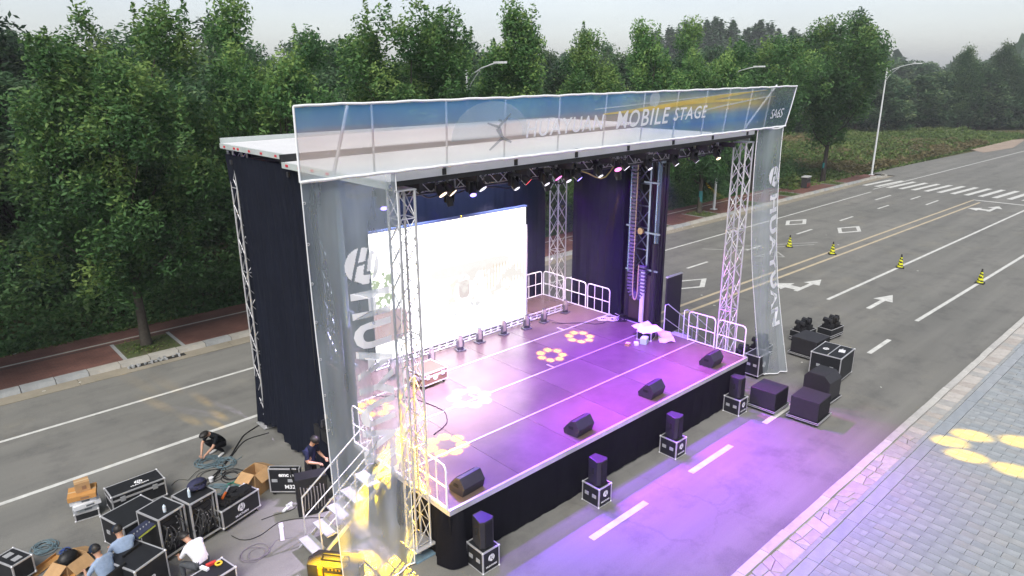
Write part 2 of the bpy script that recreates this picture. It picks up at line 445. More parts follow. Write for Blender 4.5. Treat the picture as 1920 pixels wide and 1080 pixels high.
# pale edging strip of the sidewalk, dark drain strip beside it, cross strips round the tree pits
stripe('edging_strip', (-12, 29.05), (75, 29.75), 0.13, CONCRETE, 0.119)
stripe('dark_strip', (-12, 28.78), (75, 29.45), 0.12, mat('dark_red_paving', (0.06, 0.035, 0.03), 0.9), 0.119)
PITS = (6.3, 12.4, 19.0, 25.6, 32.2, 38.4, 44.5, 51.0, 57.5, 66.6)
SOIL = mat('pit_soil', (0.075, 0.06, 0.03), 0.95, c2=(0.05, 0.085, 0.02), scale=1.6, bump=0.6, bscale=9)
for x in PITS:
    MB().flat([(x - 0.95, 26.84), (x + 0.95, 26.84), (x + 0.95, 28.75), (x - 0.95, 28.75)], 0.120).build('tree_pit', SOIL, walk)
    for s in (-1, 1): stripe('pit_edge', (x + s * 1.02, 26.84), (x + s * 1.02, 28.85), 0.13, CONCRETE2, 0.124)
# storm drain in the gutter: a broken slot with rubble
dr = thing('storm_drain', 'broken dark storm drain slot with rubble in the gutter under the kerb', 'drain', (6.2, 26.22, 0.012))
MB().flat([(-0.95, -0.14), (0.95, -0.14), (0.95, 0.14), (-0.95, 0.14)], 0.004).build('slot', mat('drain_dark', (0.012, 0.011, 0.01), 0.9), dr)
for k in range(4):
    MB().box((-0.7 + k * 0.48, 0, 0.02), (0.06, 0.3, 0.05), rng.uniform(-.2, .2)).build('bar', ALU_DULL, dr)
rb = MB()
for k in range(26): rb.box((rng.uniform(-1, 1), rng.uniform(-.16, .16), 0.03), (rng.uniform(.04, .12), rng.uniform(.03, .09), rng.uniform(.03, .08)), rng.uniform(0, 3))
tag(rb.build('rubble', CONCRETE2, dr), kind='stuff')

# --- near kerb, crazy paving strip, slab band and plaza pavers
nk = bpy.data.objects.new('kerb', None); col.objects.link(nk); tag(nk, kind='structure')
r1 = random.Random(11)
x = 8.0
KS = [MB().box((0, 0, 0), (0.99, 0.2, 0.3)).mesh('kerb_stone', m) for m in (mat('near_kerb_a', (0.46, 0.45, 0.425), 0.85, var=0.18, scale=2.3, bump=0.25, bscale=18), mat('near_kerb_b', (0.41, 0.40, 0.385), 0.85, var=0.2, scale=3.1, bump=0.25, bscale=18))]
IK = [MB().box((0, 0, 0), (0.99, 0.1, 0.3)).mesh('kerb_stone', m) for m in (CONCRETE2, SLAB)]
for k in range(70):
    inst('kerb_stone', KS[r1.random() < .4], nk, (x + k, 5.61 + r1.uniform(-.008, .008), -0.03 + r1.uniform(-.006, .006)), (0, 0, r1.uniform(-.006, .006)))
    inst('kerb_stone', IK[r1.random() < .4], nk, (x + k + .37, 4.985 + r1.uniform(-.004, .004), -0.035 + r1.uniform(-.005, .005)))
MORTAR = mat('mortar', (0.15, 0.145, 0.135), 0.95, var=0.2, scale=3)
tag(MB().flat([(6, 4.0), (600, 4.0), (600, 5.71), (6, 5.71)], 0.045).build('pavement_bed', MORTAR), kind='structure')
crazy = bpy.data.objects.new('crazy_paving', None); col.objects.link(crazy); tag(crazy, kind='structure')
ST = [mat('crazy_stone_%s' % n, c, 0.85, var=0.15, scale=3, bump=0.3, bscale=16, spec=0.2) for n, c in (('warm', (0.36, 0.33, 0.305)), ('pale', (0.42, 0.395, 0.37)), ('grey', (0.33, 0.325, 0.315)))]
def stone(poly, z, m, parent, name='stone'):
    c = Vector((sum(p[0] for p in poly) / len(poly), sum(p[1] for p in poly) / len(poly)))
    sh = []
    for p in poly:
        v = Vector(p) - c; L = v.length
        sh.append(v * max(0.5, (L - 0.012) / L))
    mb = MB(); n = len(sh); k = 0.93
    vs = [(p.x, p.y, -0.05) for p in sh] + [(p.x, p.y, -0.008) for p in sh] + [(p.x * k, p.y * k, 0) for p in sh]
    fs = [(i, (i + 1) % n, n + (i + 1) % n, n + i) for i in range(n)] + [(n + i, n + (i + 1) % n, 2 * n + (i + 1) % n, 2 * n + i) for i in range(n)] + [tuple(range(2 * n, 3 * n))]
    mb.add(vs, fs)
    return mb.build(name, m, parent, (c.x, c.y, z))
x = 8.6; slant = 0.0; Y0, Y1 = 5.04, 5.505
while x < 40:
    near = x < 20
    w = r1.uniform(0.22, 0.55) if near else r1.uniform(0.3, 0.46)
    s2 = r1.uniform(-.22, .22) if near else r1.uniform(-.05, .05)
    a, b_, c, d = (x, Y0), (x + w - s2 * .0, Y0), (x + w + s2, Y1), (x + slant, Y1)
    z = 0.085 + r1.uniform(-.006, .006)
    pick = lambda: r1.choice(ST)
    if c[0] - d[0] < 0.1: s2 = slant + 0.02; c = (x + w + s2, Y1)
    if near and r1.random() < 0.6:
        t = r1.uniform(.35, .65); t2 = min(.8, max(.2, t + r1.uniform(-.25, .25)))
        e = (a[0] + (d[0] - a[0]) * t, a[1] + (d[1] - a[1]) * t); f_ = (b_[0] + (c[0] - b_[0]) * t2, b_[1] + (c[1] - b_[1]) * t2)
        if r1.random() < .5:
            stone([a, b_, f_, e], z, pick(), crazy); stone([e, f_, c, d], z + .004, pick(), crazy)
        else:
            mm = ((a[0] + b_[0]) / 2 + r1.uniform(-.06, .06), Y0)
            stone([a, mm, e], z, pick(), crazy); stone([mm, b_, f_, e], z + .003, pick(), crazy); stone([e, f_, c, d], z + .005, pick(), crazy)
    else:
        stone([a, b_, c, d], z, pick(), crazy)
    x += w; slant = s2
band = bpy.data.objects.new('slab_band', None); col.objects.link(band); tag(band, kind='structure')
BM = [mat('band_slab_%s' % n, c, 0.85, var=0.12, scale=2, bump=0.2, bscale=22, spec=0.2) for n, c in (('a', (0.27, 0.295, 0.325)), ('b', (0.30, 0.32, 0.345)))]
SL = [MB().box((0, 0, 0), (0.985, 0.28, 0.1)).mesh('slab', m) for m in BM]
for k in range(34): inst('slab', SL[r1.random() < .5], band, (9.5 + k, 4.785, 0.05 + r1.uniform(-.004, .004)))
plaza = bpy.data.objects.new('plaza_paving', None); col.objects.link(plaza); tag(plaza, kind='structure')
tag(MB().flat([(6, -60), (600, -60), (600, 3.99), (6, 3.99)], 0.045).build('plaza_bed', MORTAR), kind='structure')
PM = [mat('plaza_paver_%d' % i, c, 0.86, var=0.2, scale=2.6, bump=0.25, bscale=24, spec=0.2) for i, c in enumerate(((0.275, 0.298, 0.315), (0.288, 0.308, 0.324), (0.262, 0.285, 0.304), (0.290, 0.302, 0.308)))]
PW, PL = 0.235, 0.56
pv = [MB().box((0, 0, 0), (PW - 0.010, PL - 0.010, 0.08)).mesh('paver', m) for m in PM]
far_pav = MB()
count = 0
cells = []
for i in range(int((46 - 9.6) / PW)):
    xc = 9.8 + i * PW; top = 4.63 - (0.0 if i % 2 == 0 else PL / 2)
    if i % 2: cells.append((xc, 4.63 - PL / 4, PL / 2))
    for j in range(24):
        cells.append((xc, top - PL * (j + .5), PL))
def seen(xc, yc):
    d = Vector((xc, yc, -10.0)); Mx = cam.matrix_world.to_3x3().transposed(); q = Mx @ d
    return -q.z > 0 and abs(q.x / -q.z) < 0.744 + .06 and abs(q.y / -q.z) < 0.4186 + .06
cells = [(c, Vector((c[0], c[1], 10)).length) for c in cells]
cells.sort(key=lambda t: t[1])
for c, dd in cells:
    z = 0.068 + r1.uniform(-.004, .004)
    if seen(c[0], c[1]) and count < 290:
        o = inst('paver', r1.choice(pv), plaza, (c[0], c[1], z), (r1.uniform(-.004, .004), r1.uniform(-.004, .004), 0), (1, c[2] / PL, 1)); count += 1
    else:
        far_pav.box((c[0], c[1], z), (PW - .010, c[2] - .010, .08), mi=r1.randrange(4))
tag(far_pav.build('paver_field', PM, plaza), kind='stuff')
# ================================================================== vegetation
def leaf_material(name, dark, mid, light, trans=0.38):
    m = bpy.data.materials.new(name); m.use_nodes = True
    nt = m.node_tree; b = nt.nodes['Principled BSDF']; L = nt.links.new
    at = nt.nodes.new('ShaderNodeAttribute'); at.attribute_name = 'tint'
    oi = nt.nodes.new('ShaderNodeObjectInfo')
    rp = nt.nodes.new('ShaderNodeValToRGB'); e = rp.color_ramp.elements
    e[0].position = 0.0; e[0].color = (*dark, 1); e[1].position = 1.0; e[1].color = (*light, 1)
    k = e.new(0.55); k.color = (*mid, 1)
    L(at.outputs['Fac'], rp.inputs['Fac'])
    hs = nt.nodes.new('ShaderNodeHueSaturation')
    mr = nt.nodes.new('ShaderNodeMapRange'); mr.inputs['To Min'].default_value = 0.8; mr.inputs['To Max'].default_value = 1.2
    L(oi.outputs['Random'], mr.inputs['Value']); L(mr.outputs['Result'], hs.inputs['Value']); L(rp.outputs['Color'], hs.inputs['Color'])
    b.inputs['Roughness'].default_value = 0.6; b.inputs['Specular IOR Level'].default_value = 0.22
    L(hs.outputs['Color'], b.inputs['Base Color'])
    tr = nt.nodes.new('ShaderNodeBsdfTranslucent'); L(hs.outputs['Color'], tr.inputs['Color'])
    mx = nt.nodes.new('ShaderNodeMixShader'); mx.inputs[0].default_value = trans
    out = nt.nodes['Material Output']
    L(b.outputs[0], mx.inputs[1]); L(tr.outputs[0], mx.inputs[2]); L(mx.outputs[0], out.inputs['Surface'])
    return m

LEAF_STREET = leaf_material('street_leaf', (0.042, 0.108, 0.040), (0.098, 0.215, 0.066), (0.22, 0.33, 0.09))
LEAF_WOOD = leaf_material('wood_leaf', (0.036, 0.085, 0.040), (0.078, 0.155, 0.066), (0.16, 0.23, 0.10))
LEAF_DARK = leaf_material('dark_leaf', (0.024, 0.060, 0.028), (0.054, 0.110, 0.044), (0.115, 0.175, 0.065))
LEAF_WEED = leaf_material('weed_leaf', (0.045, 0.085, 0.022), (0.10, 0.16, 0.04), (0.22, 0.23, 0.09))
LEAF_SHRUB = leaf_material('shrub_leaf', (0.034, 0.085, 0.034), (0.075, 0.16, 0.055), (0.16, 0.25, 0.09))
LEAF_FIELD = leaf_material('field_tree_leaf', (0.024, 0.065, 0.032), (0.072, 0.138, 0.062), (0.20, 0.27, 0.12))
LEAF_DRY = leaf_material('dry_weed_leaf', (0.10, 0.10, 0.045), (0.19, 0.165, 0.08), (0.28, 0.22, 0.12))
BARK = mat('bark', (0.06, 0.05, 0.042), 0.9, c2=(0.1, 0.09, 0.075), scale=8, bump=0.6, bscale=20, spec=0.1)
BARK_DARK = mat('bark_dark', (0.035, 0.03, 0.027), 0.9, var=0.3, scale=8, spec=0.1)
TEAL_WRAP = mat('teal_trunk_wrap', (0.015, 0.16, 0.17), 0.6, var=0.2, scale=5)
PINK_PAINT = mat('bare_trunk', (0.11, 0.085, 0.07), 0.9, var=0.2, scale=6)

def leaf_mesh(name, C, size, tint, m, seed=0, aspect=0.42, up=0.35, droop=0.2):
    """one rhombic leaf face per row of C (numpy, N x 3)"""
    g = np.random.default_rng(seed)
    N = len(C)
    d = g.normal(size=(N, 3)); d[:, 2] = d[:, 2] * 0.6 - droop
    d /= np.linalg.norm(d, axis=1)[:, None]
    nrm = g.normal(size=(N, 3)); nrm[:, 2] = np.abs(nrm[:, 2]) + up
    s = np.cross(d, nrm); s /= np.linalg.norm(s, axis=1)[:, None] + 1e-9
    L = (size * g.uniform(0.7, 1.3, N))[:, None]; W = L * aspect
    V = np.empty((N, 4, 3))
    V[:, 0] = C - d * L * 0.5; V[:, 1] = C + s * W * 0.5; V[:, 2] = C + d * L * 0.5; V[:, 3] = C - s * W * 0.5
    me = bpy.data.meshes.new(name)
    me.vertices.add(N * 4); me.vertices.foreach_set('co', V.reshape(-1).astype(np.float32))
    me.loops.add(N * 4); me.loops.foreach_set('vertex_index', np.arange(N * 4, dtype=np.int32))
    me.polygons.add(N); me.polygons.foreach_set('loop_start', np.arange(0, N * 4, 4, dtype=np.int32))
    me.update(calc_edges=True)
    at = me.attributes.new('tint', 'FLOAT', 'FACE'); at.data.foreach_set('value', np.clip(tint, 0, 1).astype(np.float32))
    me.materials.append(m)
    return me

def crown_data(seed, H, z0, rad, profile, n_cl, per, cl_r, up_stretch=1.5, spires=0, gap=0.0):
    """cluster-based crown; returns leaf centres, tints and the limb end points"""
    g = np.random.default_rng(seed)
    P = []; T = []; ends = []
    lean = g.uniform(-.25, .25, 2)
    lob = g.uniform(0, 6.28, 3)
    for k in range(n_cl):
        for _ in range(30):
            t = g.uniform(0, 1)
            a = g.uniform(0, 6.2832)
            r = rad * profile(t) * (1 + 0.2 * math.sin(2 * a + lob[0] + 4 * t) + 0.13 * math.sin(3 * a + lob[1] - 6 * t))
            q = math.sqrt(g.uniform(0.12, 1.0))
            if g.uniform() < profile(t): break
        c = np.array([math.cos(a) * r * q + lean[0] * t * 2, math.sin(a) * r * q + lean[1] * t * 2, z0 + (H - z0) * t])
        rr = cl_r * g.uniform(0.65, 1.3)
        n = int(per * g.uniform(0.6, 1.4) * (rr / cl_r) ** 2)
        x = g.normal(size=(n, 3)); x /= np.linalg.norm(x, axis=1)[:, None]
        x *= (g.uniform(0, 1, n) ** 0.5)[:, None] * rr
        x[:, 2] *= up_stretch
        P.append(c + x)
        base = 0.38 + 0.22 * g.normal()
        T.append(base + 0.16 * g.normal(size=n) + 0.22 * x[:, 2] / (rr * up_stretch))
        ends.append(c)
    for k in range(spires):
        a = g.uniform(0, 6.28); r = rad * g.uniform(0.05, 0.62)
        top = H + g.uniform(-0.6, 1.1) - r * 0.55; low = top - g.uniform(1.8, 3.2)
        n = int(per * 1.3)
        t = g.uniform(0, 1, n) ** 1.25
        w = 0.62 * (1 - t) + 0.06
        ph = g.uniform(0, 6.28, n); q = np.sqrt(g.uniform(0, 1, n))
        c = np.stack([math.cos(a) * r + np.cos(ph) * w * q, math.sin(a) * r + np.sin(ph) * w * q, low + (top - low) * t], 1)
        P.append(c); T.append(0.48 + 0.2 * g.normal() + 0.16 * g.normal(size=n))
    return np.concatenate(P), np.concatenate(T), ends

def trunk_mesh(name, ends, z0, rbase, m, seed, limbs=14, H=8, wrap=None):
    g = random.Random(seed)
    mb = MB()
    top = max(e[2] for e in ends) * 0.62
    pts = []; rad = []
    for k in range(9):
        t = k / 8
        pts.append((0.10 * math.sin(3.1 * t + seed) * t, 0.10 * math.cos(2.3 * t + seed) * t, top * t - 0.15 * (k == 0)))
        rad.append(rbase * (1.25 if k == 0 else 1 - 0.72 * t))
    mb.path(pts, 0, 8, radii=rad)
    for e in g.sample(list(ends), min(limbs, len(ends))):
        t0 = min(0.92, max(0.28, (e[2] * 0.55) / top)); k = t0 * 8; i = int(k)
        p = Vector(pts[i]).lerp(Vector(pts[min(8, i + 1)]), k - i)
        e = Vector(e); mid = p.lerp(e, 0.5) + Vector((0, 0, -0.12 * (e - p).length)) + Vector((g.uniform(-.2, .2), g.uniform(-.2, .2), 0))
        q = [p, p.lerp(mid, .5) + Vector((0, 0, -.05)), mid, mid.lerp(e, .5), e]
        r = rbase * 0.34
        mb.path(q, 0, 5, radii=[r, r * .8, r * .6, r * .42, r * .2])
    return mb.mesh(name, m)

def branchy_crown(seed, H, z0, rad, nb, n_cl, per, cl_r):
    """vase-like crown of several upward limbs, each with its own tapering head"""
    g = np.random.default_rng(seed)
    br = []
    for i in range(nb):
        a = 6.2832 * (i + g.uniform(-.35, .35)) / nb; r = rad * g.uniform(0.18, 0.68)
        br.append((a, r, H * g.uniform(0.72, 1.0) if i else H, rad * g.uniform(0.42, 0.66)))
    P = []; T = []; ends = []
    for k in range(n_cl):
        a, r, top, w = br[g.integers(0, nb)]
        t = g.uniform(0, 1) ** 0.85
        wt = w * (max(0.02, math.sin(math.pi * (0.16 + 0.82 * t))) ** 0.7)
        ph = g.uniform(0, 6.28); q = math.sqrt(g.uniform(0.05, 1.0)) * wt
        c = np.array([r * math.sqrt(t + .12) * math.cos(a) + q * math.cos(ph), r * math.sqrt(t + .12) * math.sin(a) + q * math.sin(ph), z0 + (top - z0) * t])
        rr = cl_r * g.uniform(0.6, 1.25)
        n = int(per * g.uniform(0.6, 1.4) * (rr / cl_r) ** 2)
        x = g.normal(size=(n, 3)); x /= np.linalg.norm(x, axis=1)[:, None]; x *= (g.uniform(0, 1, n) ** 0.5)[:, None] * rr; x[:, 2] *= 1.35
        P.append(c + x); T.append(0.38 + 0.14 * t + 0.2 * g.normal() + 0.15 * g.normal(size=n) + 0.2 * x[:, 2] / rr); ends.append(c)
    for k in range(13):
        a, r, top, w = br[g.integers(0, nb)]
        tp = top + g.uniform(-1.2, 0.9); low = tp - g.uniform(1.2, 2.4); n = int(per * 0.55)
        cx = r * math.cos(a) + w * .6 * g.normal() * .6; cy = r * math.sin(a) + w * .6 * g.normal() * .6
        t = g.uniform(0, 1, n) ** 1.1; wd = 0.34 * (1 - t) + 0.04; ph = g.uniform(0, 6.28, n); q = np.sqrt(g.uniform(0, 1, n))
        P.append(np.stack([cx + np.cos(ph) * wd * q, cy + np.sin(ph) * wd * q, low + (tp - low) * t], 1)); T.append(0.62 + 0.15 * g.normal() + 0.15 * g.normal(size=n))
    return np.concatenate(P), np.concatenate(T), ends
def make_street_kind(seed, H, z0, rad, nb):
    P, T, ends = branchy_crown(seed, H, z0, rad, nb, 230, 250, 0.62)
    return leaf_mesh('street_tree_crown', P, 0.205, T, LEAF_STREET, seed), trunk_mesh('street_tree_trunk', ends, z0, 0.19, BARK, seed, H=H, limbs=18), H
oval = lambda t: max(0.12, math.sin(math.pi * min(1, (t * 0.93 + 0.07)) ** 0.75) ** 0.65 * (1 - 0.35 * t))
street_profile = lambda t: max(0.1, (min(1, t / 0.22) ** 0.6) * (1 - max(0, (t - 0.5) / 0.5) ** 1.7 * 0.72))
round_profile = lambda t: max(0.1, math.sin(math.pi * (0.1 + 0.88 * t)) ** 0.6)
fan_profile = lambda t: max(0.08, (0.15 + 0.9 * t / 0.65) if t < 0.65 else (1.05 * math.sqrt(max(0.02, 1 - ((t - 0.65) / 0.37) ** 2))))
poplar_profile = lambda t: max(0.08, (min(1, t / 0.15) ** 0.5) * (1 - t) ** 0.5)

def make_tree_kind(kind, seed, H, z0, rad, profile, n_cl, per, cl_r, leafsize, leaf, bark, rb, **kw):
    P, T, ends = crown_data(seed, H, z0, rad, profile, n_cl, per, cl_r, **kw)
    cm = leaf_mesh(kind + '_crown', P, leafsize, T, leaf, seed)
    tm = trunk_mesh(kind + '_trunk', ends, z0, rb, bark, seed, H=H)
    return cm, tm, H

def plant_tree(kind, name, label, cat, loc, h=None, rz=0.0, group=None, wide=1.0, trunk_mat=None, tie=None):
    cm, tm, H = kind
    s = (h / H) if h else 1.0
    t = thing(name, label, cat, loc, rz, group)
    t.scale = (s * wide, s * wide, s)
    inst('crown', cm, t); inst('trunk', tm, t)
    if tie:
        MB().path([(0.0, 0, 0.02), (0.0, 0, 0.8), (0.01, 0, 1.62)], 0, 8, radii=[0.185, 0.17, 0.165]).build('trunk_wrap', tie, t)
    return t

SK = [make_street_kind(100 + i, 12.6, 2.6, rr_, nb_) for i, (rr_, nb_) in enumerate(((3.4, 7), (3.0, 5), (3.2, 6), (2.8, 4), (3.5, 8)))]
FK = make_tree_kind('fan_tree', 140, 12.5, 3.4, 4.3, fan_profile, 210, 220, 0.72, 0.26, LEAF_STREET, BARK_DARK, 0.2, spires=5)
WK = [make_tree_kind('wood_tree', 200 + i, 11.0, 1.2, 3.4, round_profile, 130, 170, 0.9, 0.31, LEAF_WOOD, BARK_DARK, 0.2, up_stretch=1.0) for i in range(3)]
DK = [make_tree_kind('dark_tree', 230 + i, 10.0, 0.8, 3.3, oval, 130, 160, 0.88, 0.29, LEAF_DARK, BARK_DARK, 0.2, up_stretch=1.1) for i in range(2)]
GK = [make_tree_kind('field_tree', 300 + i, 10.5, 0.6, 3.6, round_profile, 95, 75, 1.1, 0.55, LEAF_FIELD, BARK_DARK, 0.2, up_stretch=1.0) for i in range(3)]
PK = [make_tree_kind('poplar', 260 + i, 24.0, 3.0, 2.6, poplar_profile, 110, 70, 1.2, 0.8, LEAF_DARK, BARK_DARK, 0.3, up_stretch=1.9, spires=4) for i in range(2)]

# --- street trees in the pits of the sidewalk
street_rows = [
    (-0.4, 28.0, 10.3, 4, 0.3, 1.02, 'bushy roadside tree at the far left edge of the view', None),
    (6.3, 27.95, 12.2, 0, 1.2, 1.0, 'full roadside tree in the pit above the broken gutter drain', None),
    (12.4, 28.0, 12.9, 2, 2.4, 0.88, 'tall narrow roadside tree behind the left rear corner of the stage roof', None),
    (19.2, 28.0, 13.2, 4, 4.1, 0.98, 'broad twin topped roadside tree behind the left half of the printed fascia', None),
    (26.2, 28.1, 13.0, 3, 5.0, 0.92, 'twin spired roadside tree just right of the lamp that rises behind the fascia', None),
    (32.4, 28.1, 12.3, 1, 0.8, 0.86, 'roadside tree behind the MOBILE lettering of the fascia', None),
    (38.4, 28.2, 12.8, 3, 3.3, 0.84, 'slim roadside tree behind the STAGE lettering of the fascia', None),
    (44.5, 28.0, 13.4, 2, 2.0, 0.9, 'roadside tree with a teal wrapped trunk seen under the stage roof', TEAL_WRAP),
]
for x, y, h, k, rz, wd, lab, tie in street_rows:
    plant_tree(SK[k], 'street_tree', lab, 'tree', (x, y, 0.1), h, rz, 'trees in pits along the far sidewalk', wd, tie=tie)
plant_tree(FK, 'street_tree', 'low round roadside tree left of the fan shaped tree behind the fascia end', 'tree', (56.5, 30.5, 0.05), 12.2, 1.0, 'trees in pits along the far sidewalk', 1.05)
ft = plant_tree(FK, 'street_tree', 'fan shaped tree with teal wrapped trunk by the litter bin', 'tree', (66.6, 28.7, 0.1), 14.3, 0.4, 'trees in pits along the far sidewalk', 1.0, tie=TEAL_WRAP)
MB().box((0.35, -0.2, 5.3), (0.5, 0.03, 0.4), 0.6).build('hanging_tag', mat('pale_tag', (0.7, 0.68, 0.5), 0.7), ft)

# --- wood behind the sidewalk: individual trees
g2 = random.Random(21)
wood_lab = [['small grey green tree right behind the sidewalk growth', 'small dark bushy tree right behind the sidewalk growth'],
            ['mid sized grey green tree in the second row behind the sidewalk', 'mid sized dark tree in the second row behind the sidewalk'],
            ['grey green tree in the middle of the wood', 'dark green tree in the middle of the wood'],
            ['tall grey green tree towards the back of the wood', 'tall dark tree towards the back of the wood'],
            ['tallest pale tree at the hazy back of the wood', 'tallest dark tree at the hazy back of the wood']]
rows = []
for row, (y0, n, x0, x1, hmin, hmax) in enumerate(((33.5, 13, -3, 60, 5.5, 8.5), (38.5, 15, -6, 66, 9.0, 11.4), (46, 15, -8, 80, 10.5, 12.6), (58, 14, -8, 92, 11.0, 13.4), (76, 13, -5, 118, 12, 15))):
    for k in range(n):
        x = x0 + (x1 - x0) * (k + g2.uniform(.1, .9)) / n
        y = y0 + g2.uniform(-2, 2)
        if row == 0: y = 34.3 + g2.uniform(0, 1.6)
        h = g2.uniform(hmin, hmax)
        dark = row == 0 or g2.random() < .3
        plant_tree(DK[g2.randrange(2)] if dark else WK[g2.randrange(3)], 'wood_tree', wood_lab[row][dark], 'tree', (x, y, -0.12), h, g2.uniform(0, 6), 'trees of the wood behind the sidewalk', g2.uniform(1.0, 1.25))
# --- trees beyond the weedy field on the far side
for k in range(20):
    t = (k + g2.uniform(.2, .8)) / 20
    x = 112 + 50 * t + g2.uniform(-4, 4); y = 66 - 32 * t + g2.uniform(-3, 3)
    h = g2.uniform(8.5, 12.0)
    dark = g2.random() < .55 or k > 11
    plant_tree(DK[g2.randrange(2)] if (dark and g2.random() < .25) else GK[g2.randrange(3)], 'field_tree', ['mid green tree at the edge of the weedy field', 'dark bushy tree at the edge of the weedy field'][dark], 'tree', (x, y, -0.12), h, g2.uniform(0, 6), 'trees at the edge of the weedy field', g2.uniform(1.15, 1.5))
for k in range(16):
    x = 168 + k * 9 + g2.uniform(-4, 4); y = 34 + g2.uniform(-3, 16)
    plant_tree(GK[g2.randrange(3)], 'field_tree', 'far dark tree lining the road beyond the field', 'tree', (x, y, -0.12), g2.uniform(9, 14), g2.uniform(0, 6), 'trees lining the road beyond the field', g2.uniform(1.1, 1.4))
for k in range(18):
    x = 118 + k * 8 + g2.uniform(-5, 5); y = 92 - k * 1.2 + g2.uniform(-8, 8)
    plant_tree(GK[g2.randrange(3)], 'field_tree', 'pale hazy tree in the wood beyond the field', 'tree', (x, y, -0.12), g2.uniform(11, 14), g2.uniform(0, 6), 'hazy trees beyond the field', g2.uniform(1.2, 1.5))
# pine-like dark tree sticking out at the right edge
for x, y, h in ((150, 41, 14.6), (157, 37, 15.2), (171, 40, 15.0)):
    plant_tree(DK[1], 'field_tree', 'taller dark tree rising above the tree line near the right edge', 'tree', (x, y, -0.12), h, h, 'taller trees near the right edge', 0.75)
# tall hazy poplars far behind
for k in range(22):
    x = 196 + (k % 11) * 4.2 + g2.uniform(-2, 2); y = 138 - (k % 11) * 3.4 + (k // 11) * 7 + g2.uniform(-3, 3)
    plant_tree(PK[k % 2], 'poplar_tree', 'tall hazy poplar in the distant clump behind the roadside trees', 'tree', (x, y, -0.12), 27 - abs((k % 11) - 3.5) * 1.0 + g2.uniform(-1, 1), g2.uniform(0, 6), 'distant clump of hazy poplars', 1.7)

# --- distant tree belt as one mass, undergrowth and weeds
def belt():
    g = np.random.default_rng(5); N = 26000
    a = g.uniform(R(4), R(95), N); d = g.uniform(300, 560, N)
    x = np.cos(a) * d; y = np.sin(a) * d
    top = 15 + 4 * np.sin(a * 37) + 2.5 * np.sin(a * 91 + 1) + 1.5 * np.sin(a * 210)
    z = g.uniform(0, 1, N) ** 0.7 * top
    keep = (y > 34)
    C = np.stack([x, y, z], 1)[keep]
    return leaf_mesh('distant_trees', C, 4.2, g.uniform(0.2, 0.6, len(C)), LEAF_DARK, 6, aspect=0.75, up=0.1)
tag(inst('distant_trees', belt()), kind='stuff')
def weeds(name, N, fx, size, m, seed, hfun, kind='stuff'):
    g = np.random.default_rng(seed)
    x, y = fx(g, N)
    lump = 0.5 + 0.5 * np.sin(x * 0.9 + 2 * np.sin(y * 0.7)) * np.sin(y * 1.1 + 1.7 * np.sin(x * 0.53))
    z = g.uniform(0, 1, N) ** 0.8 * hfun(x, y, lump) - 0.08
    t = 0.30 + 0.30 * lump + 0.17 * g.normal(size=N) + 0.12 * np.sin(x * 0.31) * np.sin(y * 0.27)
    o = inst(name, leaf_mesh(name, np.stack([x, y, z], 1), size, t, m, seed, aspect=0.45, up=0.6, droop=-0.2))
    return tag(o, kind=kind)
# dense growth between the sidewalk and the wood
weeds('undergrowth', 120000, lambda g, N: (g.uniform(-8, 70, N), 30.35 + g.uniform(0, 1, N) ** 1.3 * 6.5), 0.24, LEAF_SHRUB, 31,
      lambda x, y, l: 0.12 + np.clip((y - 30.3) / 2.2, 0, 1) * (0.5 + 2.0 * l) + 0.15 * l)
weeds('roadside_weeds', 16000, lambda g, N: (g.uniform(-8, 76, N), 30.2 + np.abs(g.normal(0, 0.22, N))), 0.13, LEAF_WEED, 33, lambda x, y, l: 0.06 + 0.3 * l)
weeds('field_weeds', 90000, lambda g, N: (60 + g.uniform(0, 1, N) ** 1.2 * 85, 28.2 + g.uniform(0, 1, N) ** 1.2 * 36), 0.42, LEAF_WEED, 35,
      lambda x, y, l: 0.15 + (0.35 + 0.75 * l * (np.sin(x * 0.23) * np.sin(y * 0.31 + x * .05) > -0.1)) * np.clip((y - 28.2) / 2.5, 0.15, 1))
weeds('dry_weeds', 26000, lambda g, N: (74 + g.uniform(0, 1, N) * 46, 28.4 + np.abs(g.normal(0, 1, N)) * 5), 0.4, LEAF_DRY, 36,
      lambda x, y, l: 0.15 + 0.9 * l)
weeds('dry_weeds', 9000, lambda g, N: (84 + g.uniform(0, 1, N) * 30, 52 + g.normal(0, 1, N) * 3), 0.5, LEAF_DRY, 37, lambda x, y, l: 0.2 + 0.7 * l)
# tufts in the pits
weeds('pit_grass', 9000, lambda g, N: (np.array(PITS)[g.integers(0, len(PITS), N)] + g.normal(0, .42, N).clip(-.85, .85), 27.8 + g.normal(0, .42, N).clip(-.85, .85)), 0.11, LEAF_WEED, 38, lambda x, y, l: 0.22 + 0.15 * l)
# ================================================================== the mobile stage
DX0, DX1, DY0, DY1, DZ = 7.30, 19.10, 9.95, 19.05, 1.42
stage = thing('mobile_stage', 'large black skirted mobile stage with raised deck, white roof and purple lit floor', 'stage', (0, 0, 0))
DECK = mat('deck_plywood', (0.125, 0.09, 0.078), 0.27, c2=(0.085, 0.06, 0.052), scale=1.4, bump=0.08, bscale=40, spec=0.5)
DECK2 = mat('deck_plywood_b', (0.138, 0.098, 0.084), 0.3, c2=(0.095, 0.067, 0.056), scale=1.1, bump=0.08, bscale=40, spec=0.5)
ROOF_WHITE = mat('roof_white', (0.70, 0.70, 0.71), 0.5, c2=(0.60, 0.60, 0.61), scale=0.8, spec=0.4)
ROOF_EDGE = mat('roof_edge_grey', (0.44, 0.48, 0.47), 0.5, var=0.1, scale=3)
ROOF_UNDER = mat('roof_underside', (0.03, 0.03, 0.035), 0.7)
RED = mat('reflector_red', (0.55, 0.02, 0.04), 0.4)
